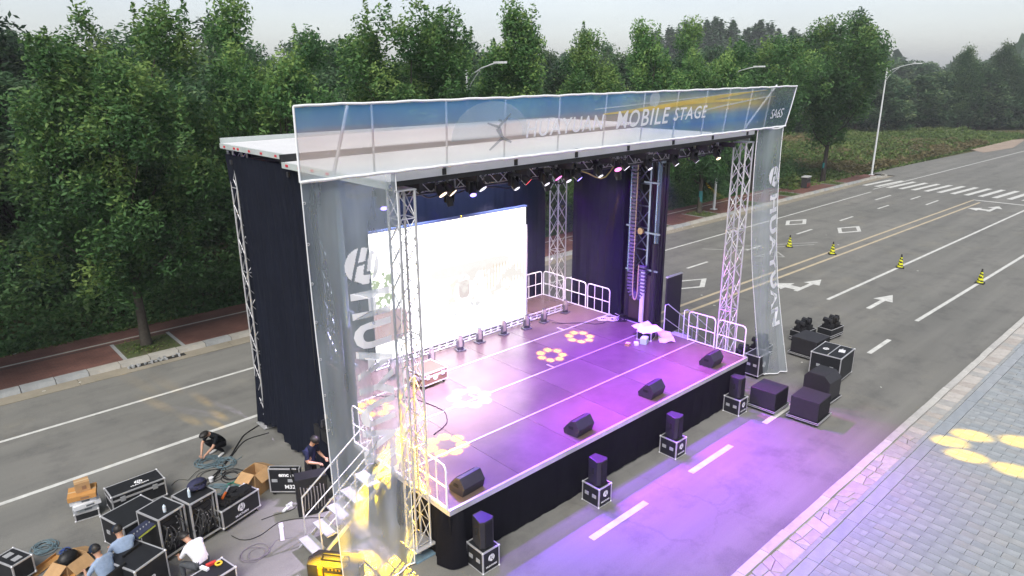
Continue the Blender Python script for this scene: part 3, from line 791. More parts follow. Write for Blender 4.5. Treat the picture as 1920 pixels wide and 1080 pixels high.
# deck panels, row by row
rowsY = [DY0, 11.8, 13.55, 15.6, 17.3, DY1]
for j in range(5):
    y0, y1 = rowsY[j], rowsY[j + 1]
    nx = 6
    for i in range(nx):
        x0 = DX0 + (DX1 - DX0) * i / nx; x1 = DX0 + (DX1 - DX0) * (i + 1) / nx
        MB().box(((x0 + x1) / 2, (y0 + y1) / 2, DZ - 0.04), (x1 - x0 - 0.008, y1 - y0 - 0.012, 0.08)).build('deck_panel', DECK if (i + j) % 2 else DECK2, stage)
MB().box(((DX0 + DX1) / 2, (DY0 + DY1) / 2, DZ - 0.16), (DX1 - DX0 - .3, DY1 - DY0 - .3, 0.14)).build('deck_frame', BLACK_STEEL, stage)
# aluminium profiles between the rows and round the edge
for y in rowsY[1:4]:
    MB().box(((DX0 + DX1) / 2, y, DZ + 0.003), (DX1 - DX0 - .04, 0.05, 0.012)).build('edge_profile', ALU, stage)
MB().box(((DX0 + DX1) / 2, DY0 - 0.03, DZ - 0.05), (DX1 - DX0 + 0.1, 0.055, 0.13)).build('front_trim', ALU, stage)
for x, s in ((DX0, -1), (DX1, 1)):
    MB().box((x + s * 0.03, (DY0 + DY1) / 2, DZ - 0.05), (0.055, DY1 - DY0, 0.13)).build('side_trim', ALU, stage)
MB().box(((DX0 + DX1) / 2, DY1 + 0.03, DZ - 0.05), (DX1 - DX0 + .1, 0.055, 0.13)).build('rear_trim', ALU, stage)
# short trim marks on the profiles
for x, y in ((14.1, 13.55), (11.0, 13.55), (16.7, 15.6)):
    MB().box((x, y + 0.17, DZ + 0.004), (0.06, 0.3, 0.012)).build('lock_strip', ALU, stage)
# cloth skirts, hanging in folds
def skirt(name, p, q, z1, z0, amp, nfold, mat_, parent, seed=0, bulge=0.0, nu=None, nv=8, ragged=0.03, off=0.0):
    g = random.Random(seed)
    p = Vector((*p, 0)); q = Vector((*q, 0)); d = (q - p).normalized(); n = Vector((d.y, -d.x, 0))
    L = (q - p).length; ph = [g.uniform(0, 6.28) for _ in range(4)]
    nu = nu or int(nfold * 9)
    def fn(u, v):
        s = u * L
        a = amp * (0.25 + 0.75 * v) * (math.sin(2 * math.pi * nfold * u + 1.6 * math.sin(5 * u + ph[0]) + ph[1]) + 0.45 * math.sin(2 * math.pi * nfold * 2.3 * u + ph[2] + 2 * v))
        b = bulge * math.sin(math.pi * v) * (0.6 + 0.4 * math.sin(9 * u + ph[3]))
        z = z1 + (z0 - z1) * v + ragged * v * math.sin(14 * u + ph[0])
        w = p + d * s + n * (a + b + off)
        return (w.x, w.y, z)
    return MB().grid(fn, nu, nv).build(name, mat_, parent)
skirt('front_skirt', (DX0 - 0.02, DY0 - 0.03), (DX1 + .02, DY0 - 0.03), DZ - 0.12, 0.03, 0.010, 20, CLOTH_SKIRT, stage, 1)
skirt('side_skirt', (DX0 - 0.02, 12.0), (DX0 - 0.02, DY0 - 0.02), DZ - 0.12, 0.03, 0.03, 7, CLOTH_SKIRT, stage, 2, off=0.0)
skirt('side_skirt', (DX0 + 0.02, DY1), (DX0 + 0.02, 12.8), DZ - 0.12, 0.03, 0.02, 12, CLOTH_SKIRT, stage, 3)
skirt('side_skirt', (DX1 + 0.02, DY0), (DX1 + 0.02, DY1), DZ - 0.12, 0.03, 0.02, 18, CLOTH_SKIRT, stage, 4)
# rounded cloth corner at the left front
mbc = MB()
def corner(u, v):
    a = R(180 + 90 * u); rr = 0.33 * (0.25 + 0.75 * v ** 0.6) + 0.03 * math.sin(9 * u + 3 * v)
    return (DX0 + 0.28 + math.cos(a) * (0.3 + rr * .55), DY0 + 0.26 + math.sin(a) * (0.3 + rr * .55), DZ - 0.13 + (0.03 - DZ + 0.13) * v)
mbc.grid(corner, 16, 8).build('corner_skirt', CLOTH_SKIRT, stage)

# ------------------------------------------------------------------ roof
def roof_z(x): return 8.34 + 0.0085 * (x - 7)
RX0, RX1 = 6.86, 19.55
rp_b = MB()
# main rear roof
for k in range(8):
    y0 = 15.1 + k * 0.475; y1 = y0 + 0.465
    mb = MB()
    vs = [(RX0, y0, roof_z(RX0) - .06), (RX1, y0, roof_z(RX1) - .06), (RX1, y1, roof_z(RX1) - .06), (RX0, y1, roof_z(RX0) - .06), (RX0, y0, roof_z(RX0)), (RX1, y0, roof_z(RX1)), (RX1, y1, roof_z(RX1)), (RX0, y1, roof_z(RX0))]
    mb.add(vs, [(0, 3, 2, 1), (4, 5, 6, 7), (0, 1, 5, 4), (1, 2, 6, 5), (2, 3, 7, 6), (3, 0, 4, 7)])
    mb.build('roof_panel', ROOF_WHITE, stage)
MB().box((13.2, 18.95, 8.39), (12.7, 0.1, 0.16)).build('roof_rear_rail', ROOF_EDGE, stage)
MB().box((RX0 - 0.03, 17.0, 8.275), (0.055, 3.86, 0.125)).build('roof_side_rail', ROOF_EDGE, stage)
MB().box((RX1 + 0.03, 17.0, 8.36), (0.055, 3.86, 0.17)).build('roof_side_rail', ROOF_EDGE, stage)
MB().box((13.13, 15.06, 8.24), (12.85, 0.06, 0.2)).build('roof_step_seal', BLACK_STEEL, stage)
for y in (18.6, 17.95, 17.7, 17.0, 16.3, 15.5):
    MB().box((RX0 - 0.062, y, 8.27), (0.012, 0.11, 0.05)).build('reflector', RED, stage)
# front wing, a step lower
for k in range(8):
    y0 = 10.72 + k * 0.535; y1 = y0 + 0.525; dz = -0.16
    mb = MB(); X0, X1 = 6.78, 19.42
    vs = [(X0, y0, roof_z(X0) + dz - .05), (X1, y0, roof_z(X1) + dz - .05), (X1, y1, roof_z(X1) + dz - .05), (X0, y1, roof_z(X0) + dz - .05), (X0, y0, roof_z(X0) + dz), (X1, y0, roof_z(X1) + dz), (X1, y1, roof_z(X1) + dz), (X0, y1, roof_z(X0) + dz)]
    mb.add(vs, [(0, 3, 2, 1), (4, 5, 6, 7), (0, 1, 5, 4), (1, 2, 6, 5), (2, 3, 7, 6), (3, 0, 4, 7)])
    mb.build('wing_panel', ROOF_WHITE, stage)
MB().box((6.735, 12.87, 8.11), (0.055, 4.3, 0.13)).build('wing_side_rail', ROOF_EDGE, stage)
MB().box((19.46, 12.87, 8.2), (0.055, 4.3, 0.19)).build('wing_side_rail', ROOF_EDGE, stage)
for y in (14.75, 14.15, 13.55, 12.9):
    MB().box((6.702, y, 8.12), (0.012, 0.12, 0.05)).build('reflector', RED, stage)
# front beam of the roof: grey profile above a black box
def slab_x(x0, x1, y, z0, z1, t, name, m):
    mb = MB(); d = 0.0085
    f = lambda x: d * (x - 7)
    vs = [(x0, y - t / 2, z0 + f(x0)), (x1, y - t / 2, z0 + f(x1)), (x1, y + t / 2, z0 + f(x1)), (x0, y + t / 2, z0 + f(x0)), (x0, y - t / 2, z1 + f(x0)), (x1, y - t / 2, z1 + f(x1)), (x1, y + t / 2, z1 + f(x1)), (x0, y + t / 2, z1 + f(x0))]
    mb.add(vs, [(0, 3, 2, 1), (4, 5, 6, 7), (0, 1, 5, 4), (1, 2, 6, 5), (2, 3, 7, 6), (3, 0, 4, 7)])
    return mb.build(name, m, stage)
slab_x(6.78, 19.42, 10.6, 8.2, 8.345, 0.1, 'front_profile', mat('pale_profile', (0.55, 0.56, 0.58), 0.5, 0.0, var=0.06))
slab_x(6.8, 19.4, 10.66, 8.09, 8.19, 0.07, 'front_fascia_board', BLACK_STEEL)
for k in range(7):
    x = 7.9 + k * 1.85
    MB().tube((x, 10.54, 8.345 + 0.0085 * (x - 7)), (x, 10.54, 8.41 + 0.0085 * (x - 7)), 0.035, 6).box((x, 10.545, 8.27 + 0.0085 * (x - 7)), (0.09, 0.02, 0.12)).build('clamp', BLACK_STEEL, stage)
# dark ribs under the roof
for k in range(9):
    x = 7.6 + k * 1.42
    MB().box((x, 14.85, 8.0), (0.08, 7.9, 0.14)).build('roof_rib', ROOF_UNDER, stage)
for y in (11.5, 15.2, 18.6):
    MB().box((13.1, y, 7.86), (12.4, 0.09, 0.12)).build('roof_beam', ROOF_UNDER, stage)

# ------------------------------------------------------------------ lifting mast at the right
CHROME = mat('bright_steel', (0.22, 0.30, 0.42), 0.25, 0.85, var=0.08, scale=4)
MAST_STEEL = mat('mast_blue_steel', (0.20, 0.24, 0.30), 0.32, 0.7, var=0.25, scale=3)
CHAIN = mat('drag_chain_plastic', (0.12, 0.10, 0.17), 0.5)
CHAIN_EDGE = mat('drag_chain_edge', (0.62, 0.5, 0.3), 0.5)
BROWN_STEEL = mat('brown_box_steel', (0.05, 0.035, 0.03), 0.5, 0.2, var=0.2, scale=4)
def lift_mast(parent, x, s, panel=True):
    """s = +1 faces the stage from the right end; the frame is a part of the stage, the rest its sub-parts"""
    X = lambda d: x + s * d
    parent = MB().box((X(0.3), 14.5, 1.3), (0.5, 1.5, 0.3)).box((X(.3), 14.5, 7.7), (.4, 1.4, .12)).box((X(.36), 13.85, 4.6), (.1, .1, 6.2)).box((X(.36), 15.1, 4.6), (.1, .1, 6.2)).build('lift_mast', BLACK_STEEL, parent)
    if panel: MB().box((X(0.55), 14.75, 4.0), (0.12, 1.9, 7.6)).build('mast_back_panel', BLACK_STEEL, parent)
    for y in (14.98, 13.86):
        MB().tube((X(0.12), y, 4.4 if y < 14 else 3.2), (X(0.12), y, 7.6), 0.085, 12).build('lift_cylinder', CHROME, parent)
        MB().tube((X(0.12), y, 1.5), (X(0.12), y, 4.4 if y < 14 else 3.2), 0.12, 12).build('cylinder_sleeve', BLACK_STEEL, parent)
    for y in (14.82, 14.16):
        MB().box((X(0.1), y, 5.0), (0.1, 0.07, 5.6)).build('mast_rail', MAST_STEEL, parent)
    br = MB(); z = 3.3
    while z < 7.4:
        br.tube((X(0.16), 14.8, z), (X(0.16), 14.18, z + 0.7), 0.024, 5); br.tube((X(0.16), 14.18, z), (X(0.16), 14.8, z + 0.7), 0.024, 5)
        br.tube((X(0.16), 14.8, z), (X(0.16), 14.18, z), 0.03, 5); z += 0.78
    br.build('mast_bracing', MAST_STEEL, parent)
    MB().box((X(0.18), 14.35, 2.35), (0.3, 1.0, 1.75)).build('mast_cabinet', BROWN_STEEL, parent)
    MB().box((X(-0.06), 14.2, 2.4), (0.07, 0.15, 1.9)).build('white_post', WHITE_STEEL, parent)
    for z, y0, y1 in ((4.75, 14.55, 13.55), (3.3, 15.1, 14.7), (3.42, 14.2, 13.6), (6.5, 14.5, 13.7), (4.9, 15.15, 14.8)):
        MB().box((X(0.04), (y0 + y1) / 2, z), (0.05, abs(y1 - y0) * .8, 0.06)).build('mast_bracket', MAST_STEEL, parent)
    MB().tube((X(0.02), 14.42, 4.78), (X(-0.07), 14.42, 4.78), 0.12, 10).build('pulley', mat('pulley_brass', (0.4, 0.28, 0.12), 0.4, 0.6), parent)
    # hoses and cables running down the mast
    g = random.Random(41)
    for k in range(9):
        y = 13.8 + k * .15; xx = X(.22 - .02 * (k % 3))
        MB().path([(xx, y + .04 * math.sin(k + t), 7.5 - t) for t in [i * .55 for i in range(11)]], 0.018, 5).build('hose', CABLE_BLACK, parent)
    for k in range(7):
        MB().box((X(.15), 13.75 + .22 * k, 7.3 - .12 * (k % 3)), (.14, .10, .22)).build('junction_box', BLACK_STEEL if k % 2 else MAST_STEEL, parent)
    # drag chain: down, a loop and up again
    pts = [(X(-0.04), 14.72, 7.35 - k * 0.13) for k in range(37)]
    zb = pts[-1][2]
    for k in range(1, 9):
        a = math.pi * k / 9
        pts.append((X(-0.04), 14.72 - 0.24 + 0.24 * math.cos(a), zb - 0.3 * math.sin(a)))
    pts += [(X(-0.04), 14.24, zb + k * 0.13) for k in range(0, 8)]
    links = MB(); rim = MB()
    for a, b in zip(pts, pts[1:]):
        A = Vector(a); B = Vector(b); d = B - A
        c = (A + B) / 2; ang = math.atan2(d.y, d.z)
        Mx = Matrix.Rotation(-ang, 4, 'X')
        links.box(c, (0.14, 0.26, d.length * 0.58), M=Mx)
    links.build('drag_chain', CHAIN, parent)
    rim.path([(p[0] - s * 0.08, p[1] - (0.13 if i < 37 else (0.13 * math.cos(math.pi * (i - 36) / 9) if i < 45 else -0.13)), p[2] - (0.12 * math.sin(math.pi * (i - 36) / 9) if 37 <= i < 45 else 0)) for i, p in enumerate(pts)], 0.022, 5)
    rim.build('chain_edge', CHAIN_EDGE, parent)
lift_mast(stage, 19.32, 1)
lift_mast(stage, 7.5, -1, False)
MB().box((20.05, 13.42, 2.15), (0.9, 0.06, 2.1)).build('mast_side_board', BLACK_STEEL, stage)
MB().box((20.05, 13.42, 3.23), (0.92, 0.09, 0.04)).build('board_trim', ALU, stage)

# ------------------------------------------------------------------ trusses
def truss_bars(mb, p, axis, L, s, rch, rbr, step, chords=True):
    """box truss of side s from p along 'X','Y' or 'Z'"""
    ax = {'X': (Vector((1, 0, 0)), Vector((0, 1, 0)), Vector((0, 0, 1))), 'Y': (Vector((0, 1, 0)), Vector((0, 0, 1)), Vector((1, 0, 0))), 'Z': (Vector((0, 0, 1)), Vector((1, 0, 0)), Vector((0, 1, 0)))}[axis]
    p = Vector(p); h = s / 2
    corners = [(-h, -h), (h, -h), (h, h), (-h, h)]
    C = lambda k, t: p + ax[0] * t + ax[1] * corners[k % 4][0] + ax[2] * corners[k % 4][1]
    if chords:
        for k in range(4): mb.tube(C(k, 0), C(k, L), rch, 7)
    n = max(1, int(round(L / step))); st = L / n
    for i in range(n):
        for k in range(4):
            a, b = (k, k + 1) if i % 2 == 0 else (k + 1, k)
            mb.tube(C(a, i * st), C(b, (i + 1) * st), rbr, 4, caps=False)
            if (i + k) % 2 == 0: mb.tube(C(b, i * st), C(a, (i + 1) * st), rbr, 4, caps=False)
        if i % 5 == 0:
            for k in range(4): mb.tube(C(k, i * st), C(k + 1, i * st), rbr * 1.3, 4, caps=False)
    return mb
def truss_tower(label, x, y, z0, z1, s, plate=True, foot=False):
    t = thing('truss_tower', label, 'truss', (x, y, 0), 0, 'truss towers at the stage corners')
    h = s / 2
    for cx, cy in ((-h, -h), (h, -h), (h, h), (-h, h)):
        MB().tube((cx, cy, z0), (cx, cy, z1), 0.027, 8).build('chord', ALU, t)
    mb = MB(); truss_bars(mb, (0, 0, z0 + .05), 'Z', z1 - z0 - .1, s, 0.025, 0.0115, s * 1.3, chords=False)
    mb.build('bracing', ALU, t)
    for z in (z0 + 2.0, z0 + 4.0, z0 + 6.0):
        if z < z1 - .5: MB().box((0, 0, z), (s + .05, s + .05, 0.022)).build('coupling_plate', ALU_DULL, t) if False else None
    if plate: MB().box((0, 0, z0 - 0.012), (s + 0.22, s + 0.22, 0.024)).build('base_plate', ALU, t)
    MB().box((0, 0, z1 + 0.012), (s + 0.06, s + 0.06, 0.024)).build('top_plate', ALU_DULL, t)
    if foot:
        MB().tube((0, 0, 0.03), (0, 0, z0 - 0.03), 0.05, 8).build('foot_screw', ALU_DULL, t)
        MB().box((0, 0, 0.016), (0.5, 0.5, 0.03)).build('foot_plate', mat('blue_steel_plate', (0.2, 0.32, 0.42), 0.45, 0.3, var=0.2, scale=6), t)
    return t
truss_tower('silver box truss tower at the left front corner beside the hanging mesh banner', 7.05, 10.77, 0.32, 8.0, 0.36, foot=True)
truss_tower('silver box truss tower at the right front corner behind the guard rails', 19.42, 10.87, 0.05, 8.05, 0.40)
truss_tower('silver box truss tower at the left rear corner mostly hidden by the side curtain', 7.16, 18.72, 0.05, 8.15, 0.36)
truss_tower('silver box truss tower in the gap between the rear and right curtains', 19.82, 18.95, 0.05, 8.2, 0.46)
# flown lighting trusses under the roof
DARK_TRUSS = mat('dark_truss', (0.05, 0.05, 0.06), 0.4, 0.5)
for y, z, lab in ((11.55, 7.88, 'front dark lighting truss hung below the roof edge'), (13.1, 7.68, 'second dark lighting truss hung deeper under the roof')):
    t = thing('lighting_truss', lab, 'truss', (13.2, y, z), 0, 'lighting trusses under the roof')
    for a, b in ((-.14, -.14), (.14, -.14), (.14, .14), (-.14, .14)):
        MB().tube((-5.9, a, b), (5.9, a, b), 0.024, 6).build('chord', DARK_TRUSS, t)
    truss_bars(MB(), (-5.9, 0, 0), 'X', 11.8, 0.28, .02, .012, 0.3, chords=False).build('bracing', ALU_DULL, t)

# ------------------------------------------------------------------ curtains
def curtain(label, p, q, z1, z0, folds, seed, amp=0.045, bulge=0.0, ragged=0.05, nv=26):
    c = skirt('stage_curtain', p, q, z1, z0, amp, folds, CLOTH_NAVY, None, seed, bulge, nv=nv, ragged=ragged)
    return tag(c, label, 'curtain', 'dark curtains of the stage')
curtain('tall dark curtain closing the left end of the stage', (6.93, 14.35), (6.93, 18.95), 8.06, 0.25, 10, 5, 0.045, 0.16, 0.12)
curtain('wide dark curtain hanging behind the bright screen', (19.35, 19.22), (7.1, 19.22), 8.1, 0.3, 22, 6, 0.04)
curtain('dark purple lit curtain right of the rear truss tower', (19.42, 17.75), (19.42, 15.25), 8.1, 0.3, 6, 7, 0.05)

# ------------------------------------------------------------------ LED screen
def screen_material():
    m = bpy.data.materials.new('screen_picture'); m.use_nodes = True; nt = m.node_tree; nt.nodes.clear(); L = nt.links.new
    tc = nt.nodes.new('ShaderNodeTexCoord'); sp = nt.nodes.new('ShaderNodeSeparateXYZ'); L(tc.outputs['Object'], sp.inputs['Vector'])
    def rng_(sock, a, b, c=0.0, d=1.0, smooth=True):
        n = nt.nodes.new('ShaderNodeMapRange'); n.interpolation_type = 'SMOOTHSTEP' if smooth else 'LINEAR'
        n.inputs['From Min'].default_value = a; n.inputs['From Max'].default_value = b; n.inputs['To Min'].default_value = c; n.inputs['To Max'].default_value = d
        L(sock, n.inputs['Value']); return n.outputs['Result']
    def mul(a, b):
        n = nt.nodes.new('ShaderNodeMath'); n.operation = 'MULTIPLY'; L(a, n.inputs[0]); L(b, n.inputs[1]); return n.outputs[0]
    def noise(s):
        n = nt.nodes.new('ShaderNodeTexNoise'); n.inputs['Scale'].default_value = s; n.inputs['Detail'].default_value = 5; L(tc.outputs['Object'], n.inputs['Vector']); return n.outputs['Fac']
    X, Z = sp.outputs['X'], sp.outputs['Z']
    def mixc(fac, a, col_):
        fac = rng_(fac, 0.02, 0.42)
        x = nt.nodes.new('ShaderNodeMix'); x.data_type = 'RGBA'; L(fac, x.inputs[0]); L(a, x.inputs[6]); x.inputs[7].default_value = (*col_, 1); return x.outputs[2]
    base = nt.nodes.new('ShaderNodeRGB'); base.outputs[0].default_value = (1, 1, 1, 1)
    c = base.outputs[0]
    tree = mul(mul(rng_(X, -2.1, -2.9), rng_(Z, -1.6, -0.4)), mul(rng_(Z, 1.1, 0.5), rng_(noise(7.0), 0.42, 0.62)))
    c = mixc(tree, c, (0.15, 0.18, 0.10))
    wall = mul(mul(rng_(X, -1.7, -2.4), rng_(Z, -0.3, -0.7)), rng_(Z, -1.6, -1.2))
    c = mixc(wall, c, (0.20, 0.14, 0.14))
    door = mul(mul(rng_(X, 0.0, 0.28), rng_(X, 0.66, 0.4)), mul(rng_(Z, -0.8, -0.5), rng_(Z, 0.05, -0.25)))
    c = mixc(door, c, (0.195, 0.175, 0.168))
    roofl = mul(mul(rng_(X, -1.6, -0.2), rng_(X, 2.9, 1.6)), mul(rng_(Z, 0.0, 0.32), rng_(Z, 0.62, 0.34)))
    c = mixc(roofl, c, (0.238, 0.232, 0.222))
    arc = nt.nodes.new('ShaderNodeTexWave'); arc.inputs['Scale'].default_value = 2.2; L(tc.outputs['Object'], arc.inputs['Vector'])
    colm = mul(mul(rng_(X, 0.7, 1.6), rng_(Z, -0.9, -0.35)), mul(rng_(Z, 0.35, 0.0), rng_(arc.outputs['Fac'], 0.2, 1.0)))
    c = mixc(colm, c, (0.215, 0.19, 0.155))
    patch = mul(mul(rng_(X, -0.6, 0.0), rng_(X, 1.5, 0.9)), mul(mul(rng_(Z, -1.25, -1.15), rng_(Z, -0.85, -0.95)), rng_(noise(3.5), 0.5, 0.66)))
    c = mixc(patch, c, (0.20, 0.20, 0.205))
    hall = mul(mul(rng_(X, -1.4, 0.2), rng_(Z, -1.3, -0.5)), mul(rng_(Z, 0.5, 0.0), rng_(noise(2.2), 0.42, 0.75)))
    c = mixc(hall, c, (0.228, 0.218, 0.205))
    e = nt.nodes.new('ShaderNodeEmission'); e.inputs['Strength'].default_value = SCREEN_STRENGTH; L(c, e.inputs['Color'])
    o = nt.nodes.new('ShaderNodeOutputMaterial'); L(e.outputs[0], o.inputs['Surface'])
    return m
SCREEN_STRENGTH = 1.55
scr = thing('led_screen', 'big bright white video wall at the back of the stage', 'screen', (13.36, 17.45, 3.55))
SC = screen_material()
sw, sh = 6.36, 4.08
MB().add([(-sw / 2, -0.062, -sh / 2), (sw / 2, -0.062, -sh / 2), (sw / 2, -0.062, sh / 2), (-sw / 2, -0.062, sh / 2)], [(0, 1, 2, 3)]).build('display', SC, scr)
MB().box((0, 0, 0), (sw + 0.03, 0.12, sh + 0.03)).build('cabinet', BLACK_STEEL, scr)
MB().box((0, -0.03, sh / 2 + 0.045), (sw + 0.06, 0.14, 0.05)).build('top_rail', mat('blue_edge', (0.16, 0.19, 0.32), 0.5), scr)
MB().box((0, -0.05, -sh / 2 - 0.05), (sw, 0.16, 0.07)).build('bottom_rail', BLACK_STEEL, scr)
MB().tube((sw / 2 + 0.08, -0.02, -2.1), (sw / 2 + 0.08, -0.02, 1.4), 0.03, 8).build('side_pole', ALU, scr)
# ladder truss lying on the deck in front of the screen
gt = thing('ground_truss', 'flat silver ladder truss lying on the deck at the foot of the screen', 'truss', (13.6, 17.12, DZ))
for dy, dz in ((-.1, .06), (.1, .06), (0, .22)):
    MB().tube((-3.7, dy, dz), (4.6, dy, dz), 0.026, 7).build('chord', ALU, gt)
lb = MB()
for k in range(26):
    x = -3.6 + k * 0.32
    lb.tube((x, -.1, .06), (x + .16, 0, .22), .012, 4).tube((x + .16, 0, .22), (x + .32, .1, .06), .012, 4).tube((x, -.1, .06), (x + .3, .1, .06), .012, 4)
lb.build('bracing', ALU, gt)

# ------------------------------------------------------------------ guard rails
def guard_rail(label, p, q, h=1.02, z=DZ):
    p = Vector((*p, z)); q = Vector((*q, z)); d = q - p; L = d.length
    t = thing('guard_rail', label, 'railing', p, math.atan2(d.y, d.x), 'guard rails round the stage deck')
    r = 0.12
    pts = [(0.02, 0, 0.0), (0.02, 0, h - r)] + [(0.02 + r - r * math.cos(a), 0, h - r + r * math.sin(a)) for a in (R(30), R(60), R(90))] + [(L - 0.02 - r + r * math.sin(a), 0, h - r + r * math.cos(a)) for a in (0, R(30), R(60), R(90))] + [(L - 0.02, 0, 0.0)]
    MB().path(pts, 0.022, 7).build('frame', WHITE_STEEL, t)
    MB().tube((0.03, 0, h * 0.5), (L - .03, 0, h * .5), 0.017, 6).build('mid_bar', WHITE_STEEL, t)
    MB().tube((0.03, 0, 0.03), (L - .03, 0, .03), 0.017, 6).build('bottom_bar', WHITE_STEEL, t)
    for f in (0.33, 0.67): MB().tube((L * f, 0, 0.03), (L * f, 0, h - .01), 0.014, 6).build('upright', WHITE_STEEL, t)
    return t
guard_rail('white guard rail at the left front corner of the deck', (7.27, 9.98), (7.27, 11.05))
guard_rail('white guard rail on the left deck edge next to the access stairs', (7.27, 11.1), (7.27, 11.95))
guard_rail('white guard rail on the left deck edge beyond the access stairs', (7.27, 12.8), (7.27, 13.75))
guard_rail('white guard rail at the right front corner of the deck', (19.07, 9.98), (19.07, 11.0))
guard_rail('white guard rail on the right deck edge beside the right front tower', (19.07, 11.06), (19.07, 12.1))
guard_rail('white guard rail on the right deck edge nearest the lifting mast', (19.07, 15.5), (19.07, 16.62))
guard_rail('middle white guard rail along the right curtain', (19.07, 16.68), (19.07, 17.8))
guard_rail('white guard rail on the right deck edge next to the rear corner', (19.07, 17.86), (19.07, 19.0))
guard_rail('white guard rail along the rear deck edge right of the screen', (19.02, 19.02), (17.9, 19.02))
guard_rail('white guard rail along the rear deck edge partly behind the screen', (17.84, 19.02), (16.7, 19.02))
# ================================================================== printed mesh banners, lettering and logos
def text_verts(body, size=1.0, bold=0.0, shear=0.0, spacing=1.0, res=3):
    cu = bpy.data.curves.new('txt', 'FONT'); cu.body = body; cu.size = size; cu.offset = bold; cu.shear = shear; cu.space_character = spacing; cu.resolution_u = res
    cu.align_x = 'CENTER'; cu.align_y = 'CENTER'
    o = bpy.data.objects.new('txt', cu); col.objects.link(o)
    dg = bpy.context.evaluated_depsgraph_get()
    me = bpy.data.meshes.new_from_object(o.evaluated_get(dg))
    V = [tuple(v.co) for v in me.vertices]; F = [tuple(p.vertices) for p in me.polygons]
    bpy.data.objects.remove(o); bpy.data.curves.remove(cu); bpy.data.meshes.remove(me)
    return V, F
def text_size(V):
    return max(v[0] for v in V) - min(v[0] for v in V), max(v[1] for v in V) - min(v[1] for v in V)
def logo_cells(n=40):
    """round emblem with a slanted h cut out, as a grid of cells in -1..1"""
    seg = [((-0.08, 1.0), (-0.62, -0.75), .085), ((0.42, .9), (0.24, .36), .085), ((-0.34, 0.08), (0.20, 0.2), .085), ((0.20, 0.2), (0.06, -0.42), .085), ((0.06, -0.42), (0.36, -0.42), .085),
           ((0.72, 0.45), (0.34, -0.95), .085), ((-0.95, -0.62), (-0.2, -0.98), .06)]
    V = []; F = []; idx = {}
    def vid(i, j):
        if (i, j) not in idx:
            idx[(i, j)] = len(V); V.append((-1 + 2 * i / n, -1 + 2 * j / n))
        return idx[(i, j)]
    for i in range(n):
        for j in range(n):
            x = -1 + 2 * (i + .5) / n; y = -1 + 2 * (j + .5) / n
            if x * x + y * y > 1: continue
            cut = False
            for a, b, w in seg:
                ax, ay = a; bx, by = b
                t = max(0, min(1, ((x - ax) * (bx - ax) + (y - ay) * (by - ay)) / ((bx - ax) ** 2 + (by - ay) ** 2)))
                if math.hypot(x - ax - t * (bx - ax), y - ay - t * (by - ay)) < w: cut = True; break
            if not cut: F.append((vid(i, j), vid(i + 1, j), vid(i + 1, j + 1), vid(i, j + 1)))
    return V, F
LOGO = logo_cells(44); LOGO_S = logo_cells(22)

def mesh_cloth(name, c, alpha, trans=0.5):
    m = bpy.data.materials.new(name); m.use_nodes = True; nt = m.node_tree; nt.nodes.clear(); L = nt.links.new
    d = nt.nodes.new('ShaderNodeBsdfDiffuse'); t = nt.nodes.new('ShaderNodeBsdfTranslucent'); tr = nt.nodes.new('ShaderNodeBsdfTransparent')
    m1 = nt.nodes.new('ShaderNodeMixShader'); m1.inputs[0].default_value = trans
    m2 = nt.nodes.new('ShaderNodeMixShader')
    o = nt.nodes.new('ShaderNodeOutputMaterial')
    if callable(c):
        sock = c(nt); L(sock, d.inputs['Color']); L(sock, t.inputs['Color'])
    else:
        d.inputs['Color'].default_value = (*c, 1); t.inputs['Color'].default_value = (*c, 1)
    if callable(alpha): L(alpha(nt), m2.inputs[0])
    else: m2.inputs[0].default_value = alpha
    L(d.outputs[0], m1.inputs[1]); L(t.outputs[0], m1.inputs[2]); L(tr.outputs[0], m2.inputs[1]); L(m1.outputs[0], m2.inputs[2]); L(m2.outputs[0], o.inputs['Surface'])
    return m
def uneven(lo, hi, s=1.5, st=(1, 1, 1)):
    def f(nt):
        tc = nt.nodes.new('ShaderNodeTexCoord'); n = nt.nodes.new('ShaderNodeTexNoise'); n.inputs['Scale'].default_value = s; n.inputs['Detail'].default_value = 3
        r = nt.nodes.new('ShaderNodeMapRange'); r.inputs['From Min'].default_value = .3; r.inputs['From Max'].default_value = .7; r.inputs['To Min'].default_value = lo; r.inputs['To Max'].default_value = hi
        mp = nt.nodes.new('ShaderNodeMapping'); mp.inputs['Scale'].default_value = st; nt.links.new(tc.outputs['Object'], mp.inputs['Vector']); nt.links.new(mp.outputs['Vector'], n.inputs['Vector']); nt.links.new(n.outputs['Fac'], r.inputs['Value']); return r.outputs['Result']
    return f
NET = mesh_cloth('grey_blue_net', (0.50, 0.57, 0.62), uneven(0.30, 0.50, 2.2, (1, 1, .22)), 0.35)
NET_HEM = mesh_cloth('net_hem', (0.62, 0.65, 0.68), 0.85, 0.3)
NET_WHITE = mesh_cloth('white_print_on_net', (0.80, 0.80, 0.84), 0.92, 0.25)

